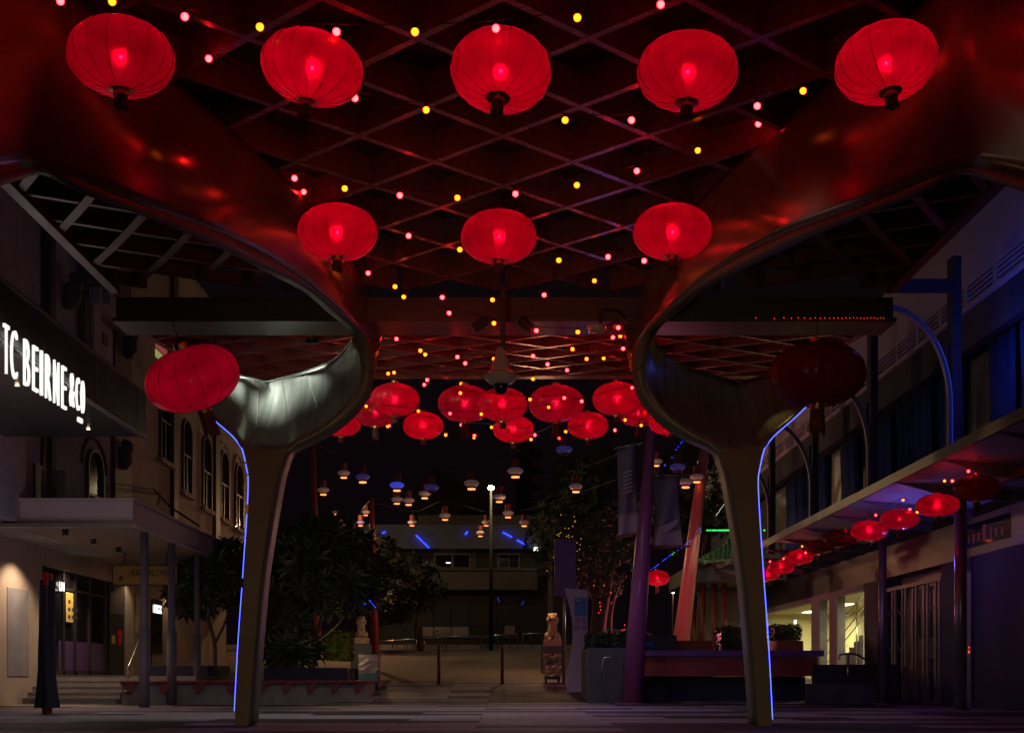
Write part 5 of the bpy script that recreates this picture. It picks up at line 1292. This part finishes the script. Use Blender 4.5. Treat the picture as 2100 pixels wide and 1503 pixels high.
# upper posts with curved brackets tied to the canopy
for i, dd in enumerate((14.0, 17.1, 20.3, 23.5)):
    x = 9.25
    r = thing('bracket_post', (x, dd, 4.95), 'upright steel post with a curved blue-edged arm, %s above the right awning' % ('nearest', 'second', 'third', 'farthest')[i], 'post', 'curved bracket posts above the right awning')
    MB().box(x - .09, x + .09, dd - .09, dd + .09, 4.95, 9.3).build('shaft', 'navy_panel', r)
    MB().box(x - .13, x + .13, dd + .046, dd + .10, 4.95, 7.6).build('fin', 'navy_panel', r)
    pts = [(x - 1.35 * math.cos(t) - .05, dd - .02, 6.6 + 1.75 * math.sin(t) ) for t in [math.pi / 2 * (1 - k / 14) for k in range(15)]]
    pts = [(x - 1.45 + 1.35 * math.sin(t), dd - .02, 6.3 + 2.0 * math.cos(t)) for t in [math.pi / 2 * k / 14 for k in range(15)]] + [(x - .10, dd - .02, 4.95)]
    m_ = MB()
    for p, q in zip(pts, pts[1:]): m_.bar(p, q, .10, .10, up=(0, 1, 0))
    m_.build('curved_arm', 'frame_grey', r)
    if i == 0:
        MB().tube([Vector(p) + Vector((.0, -.07, .0)) for p in pts[8:]], .012, 5).build('light_line', 'led_blue_dim', r)
        MB().box(8.0, x - .09, dd - .06, dd + .06, 8.62, 8.85).build('tie_arm', 'navy_panel', r)
# shop fronts on the ground
MB().box(RX, RX + .2, 8, 34, 3.55, 4.45).build('signboard', 'frame_dark', rs)
MB().box(RX - .012, RX - .002, 14.8, 16.6, 3.75, 4.3).build('signboard_panel', 'glass_dark', rs)
b = MB(); random.seed(4)
for k in range(9): yy = 15.0 + .18 * k; MB().box(RX - .016, RX - .013, yy, yy + random.uniform(.04, .12), 3.85, 3.9 + random.uniform(.1, .35)).build('red_block', 'seat_red', rs)  # small red blocks just in front of the signboard panel
MB().box(RX, RX + .25, 8, PX(1995, RX), 0, 3.549).build('pier', 'navy_panel', rs)
MB().box(RX + .02, RX + .06, 8.2, PX(2000, RX) - .1, .3, 3.2).build('shop_glass', 'glass_dark', rs)
y0, y1 = PX(1992, RX), PX(1930, RX)
MB().box(RX, RX + .25, y0, y1, 0, 3.549).build('pier', 'navy_panel', rs)
MB().box(RX - .05, RX - .003, y0 - .05, y0 + .1, 0, 3.2).build('door_frame', 'frame_grey', rs)
y0, y1 = PX(1925, RX), PX(1805, RX)
MB().box(RX + .5, RX + .6, y0, y1, 0, 3.55).build('inner_wall', 'frame_dark', rs)
MB().box(RX - .06, RX - .055, 16.02, 16.06, 1.28, 1.34).build('indicator', 'fairy_red', rs); MB().box(RX - .06, RX - .055, 16.02, 16.06, 1.40, 1.43).build('indicator', 'fairy_red', rs)
gt = thing('security_gate', (RX, y0, 0), 'grey folding security gate across the dark shop entrance', 'gate')
b = MB(); n = 11
for k in range(n + 1):
    yy = y0 + (y1 - y0) * k / n; b.box(RX + .02 + (.06 if k % 2 else 0), RX + .07 + (.06 if k % 2 else 0), yy, yy + .055, .1, 3.15)
b.build('bars', 'frame_grey', gt)
b = MB()
for k in range(n):
    ya, yb = y0 + (y1 - y0) * k / n, y0 + (y1 - y0) * (k + 1) / n
    xo = RX + .05 + (.06 if k % 2 else 0); xn = RX + .05 + (.0 if k % 2 else .06)
    for zz in (.35, 1.35, 2.35): MB().bar((xo, ya + .03, zz), (xn, yb + .03, zz + .35), .02, .02).build('scissor_link', 'frame_grey', gt)
MB().box(RX + .01, RX + .14, y0 - .06, y1 + .06, 3.151, 3.25).build('track', 'frame_grey', gt); MB().box(RX + .01, RX + .14, y0 - .06, y1 + .06, .02, .09).build('track', 'frame_grey', gt)
MB().box(RX + .3, RX + .34, PX(1894, RX), PX(1862, RX), 1.2, 1.75).build('notice_board', 'white_board', rs)
# lit stair hall beyond
y2, y3 = PX(1800, RX), PX(1655, RX)
MB().box(RX, RX + .25, PX(1800, RX), PX(1772, RX), 0, 3.549).build('pier', 'navy_panel', rs)
MB().box(RX - .02, RX + .2, PX(1772, RX), PX(1560, RX), 3.35, 3.549).build('lintel', 'banner_cloth', rs)
yA, yB_ = PX(1772, RX), PX(1560, RX)
MB().box(RX + 3.2, RX + 3.3, yA - 1, yB_ + 2, 0, 3.6).build('room_wall', 'room_yellow', rs)
MB().box(RX + .02, RX + 3.3, yB_ - .1, yB_ + .1, 0, 3.6).build('room_wall', 'room_yellow', rs)
MB().box(RX + .2, RX + 3.2, yA - .3, yB_, 3.36, 3.45).build('room_ceiling', 'room_yellow', rs)
MB().box(RX + .2, RX + 3.2, yA, yB_, .0, .6).build('room_floor', 'concrete', rs)
MB().box(RX + .26, RX + 3.2, yA - .4, yA - .3, 0, 3.6).build('room_wall', 'room_yellow', rs)
b = MB()
for k in range(8): b.box(RX + 1.0, RX + 2.4, yB_ - 3.0 - .32 * k - 1.2, yB_ - 2.68 - .32 * k - 1.2, .6, .78 + .19 * k)
b.build('stair', 'white_board', rs)
b = MB()
for off, r_2 in ((0, .03), (.45, .02), (.78, .02)):
    b.tube([(RX + .95, yB_ - 3.8, 1.9 - off), (RX + .95, yB_ - 6.6, 3.5 - off)], r_2, 8)
for k in range(3): b.tube([(RX + .95, yB_ - 3.9 - 1.1 * k, .6), (RX + .95, yB_ - 3.9 - 1.1 * k, 1.95 + .63 * k)], .03, 8)
b.build('stair_rail', 'steel', rs, smooth=True)
for (a, c_) in ((1719, 1703), (1683, 1666)):
    MB().box(RX - .04, RX + .22, PX(a, RX) - .02, PX(c_, RX), 0, 3.36).build('pier', 'frame_grey', rs)
MB().box(RX - .01, RX + .01, PX(1771, RX), PX(1560, RX), .55, 3.34).build('window_glass', 'glass_clear', rs)
MB().box(RX + .5, RX + .55, yB_ - 2.3, yB_ - 2.15, 2.75, 2.95).build('lit_sign', 'glow_white', rs)
for yy in (yA + 1.4, yA + 4.2, yA + 7.0):
    MB().box(RX + 1.3, RX + 1.7, yy - .3, yy + .3, 3.335, 3.355).build('ceiling_light', 'glow_warm', rs)
    lamp('hall_light', (RX + 1.5, yy, 3.2), 230, (1, .88, .48), 'AREA', target=(RX + 1.5, yy, 0), sx=.5, sy=.8)
# steps and rail in front of the hall
bs = thing('entry_plinth', (9.2, 18.4, 0), 'low blue lit concrete plinth and dark ramp wall in front of the stair hall', 'wall')
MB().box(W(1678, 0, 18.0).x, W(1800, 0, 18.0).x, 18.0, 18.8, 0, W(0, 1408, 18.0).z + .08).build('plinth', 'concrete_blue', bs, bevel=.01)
MB().box(W(1672, 0, 18.9).x, RX - .06, 18.9, 19.1, 0, W(0, 1362, 18.9).z).build('ramp_wall', 'navy_panel', bs)
h = thing('handrail', W(1740, 1408, 18.4), 'dark curved pipe handrail on a post before the lit stair window', 'handrail')
MB().tube(cr([W(1722, 1352, 18.4), W(1721, 1345, 18.4), W(1728, 1341, 18.4), W(1755, 1341, 18.4), W(1772, 1350, 18.4), W(1795, 1358, 18.4)], 20), .03, 8).build('rail', 'steel', h, smooth=True)
MB().tube([W(1739, 1342, 18.4), Vector((W(1739, 0, 18.4).x, 18.4, .35))], .025, 8).build('post', 'steel', h, smooth=True)
# dangling red glow line on the right end of the cross beam
b = MB(); random.seed(8)
for k in range(26):
    x = 1550 + (1812 - 1550) * (k / 25) ** .6; b.ball(W(x, 652.5 + random.uniform(-1, 1), 10.2), .006, 5)
tagged(b.build('fairy_string', 'fairy_red'), 'thin line of tiny red lights along the right end of the cross beam', 'string lights')
print('objects', len(bpy.data.objects))
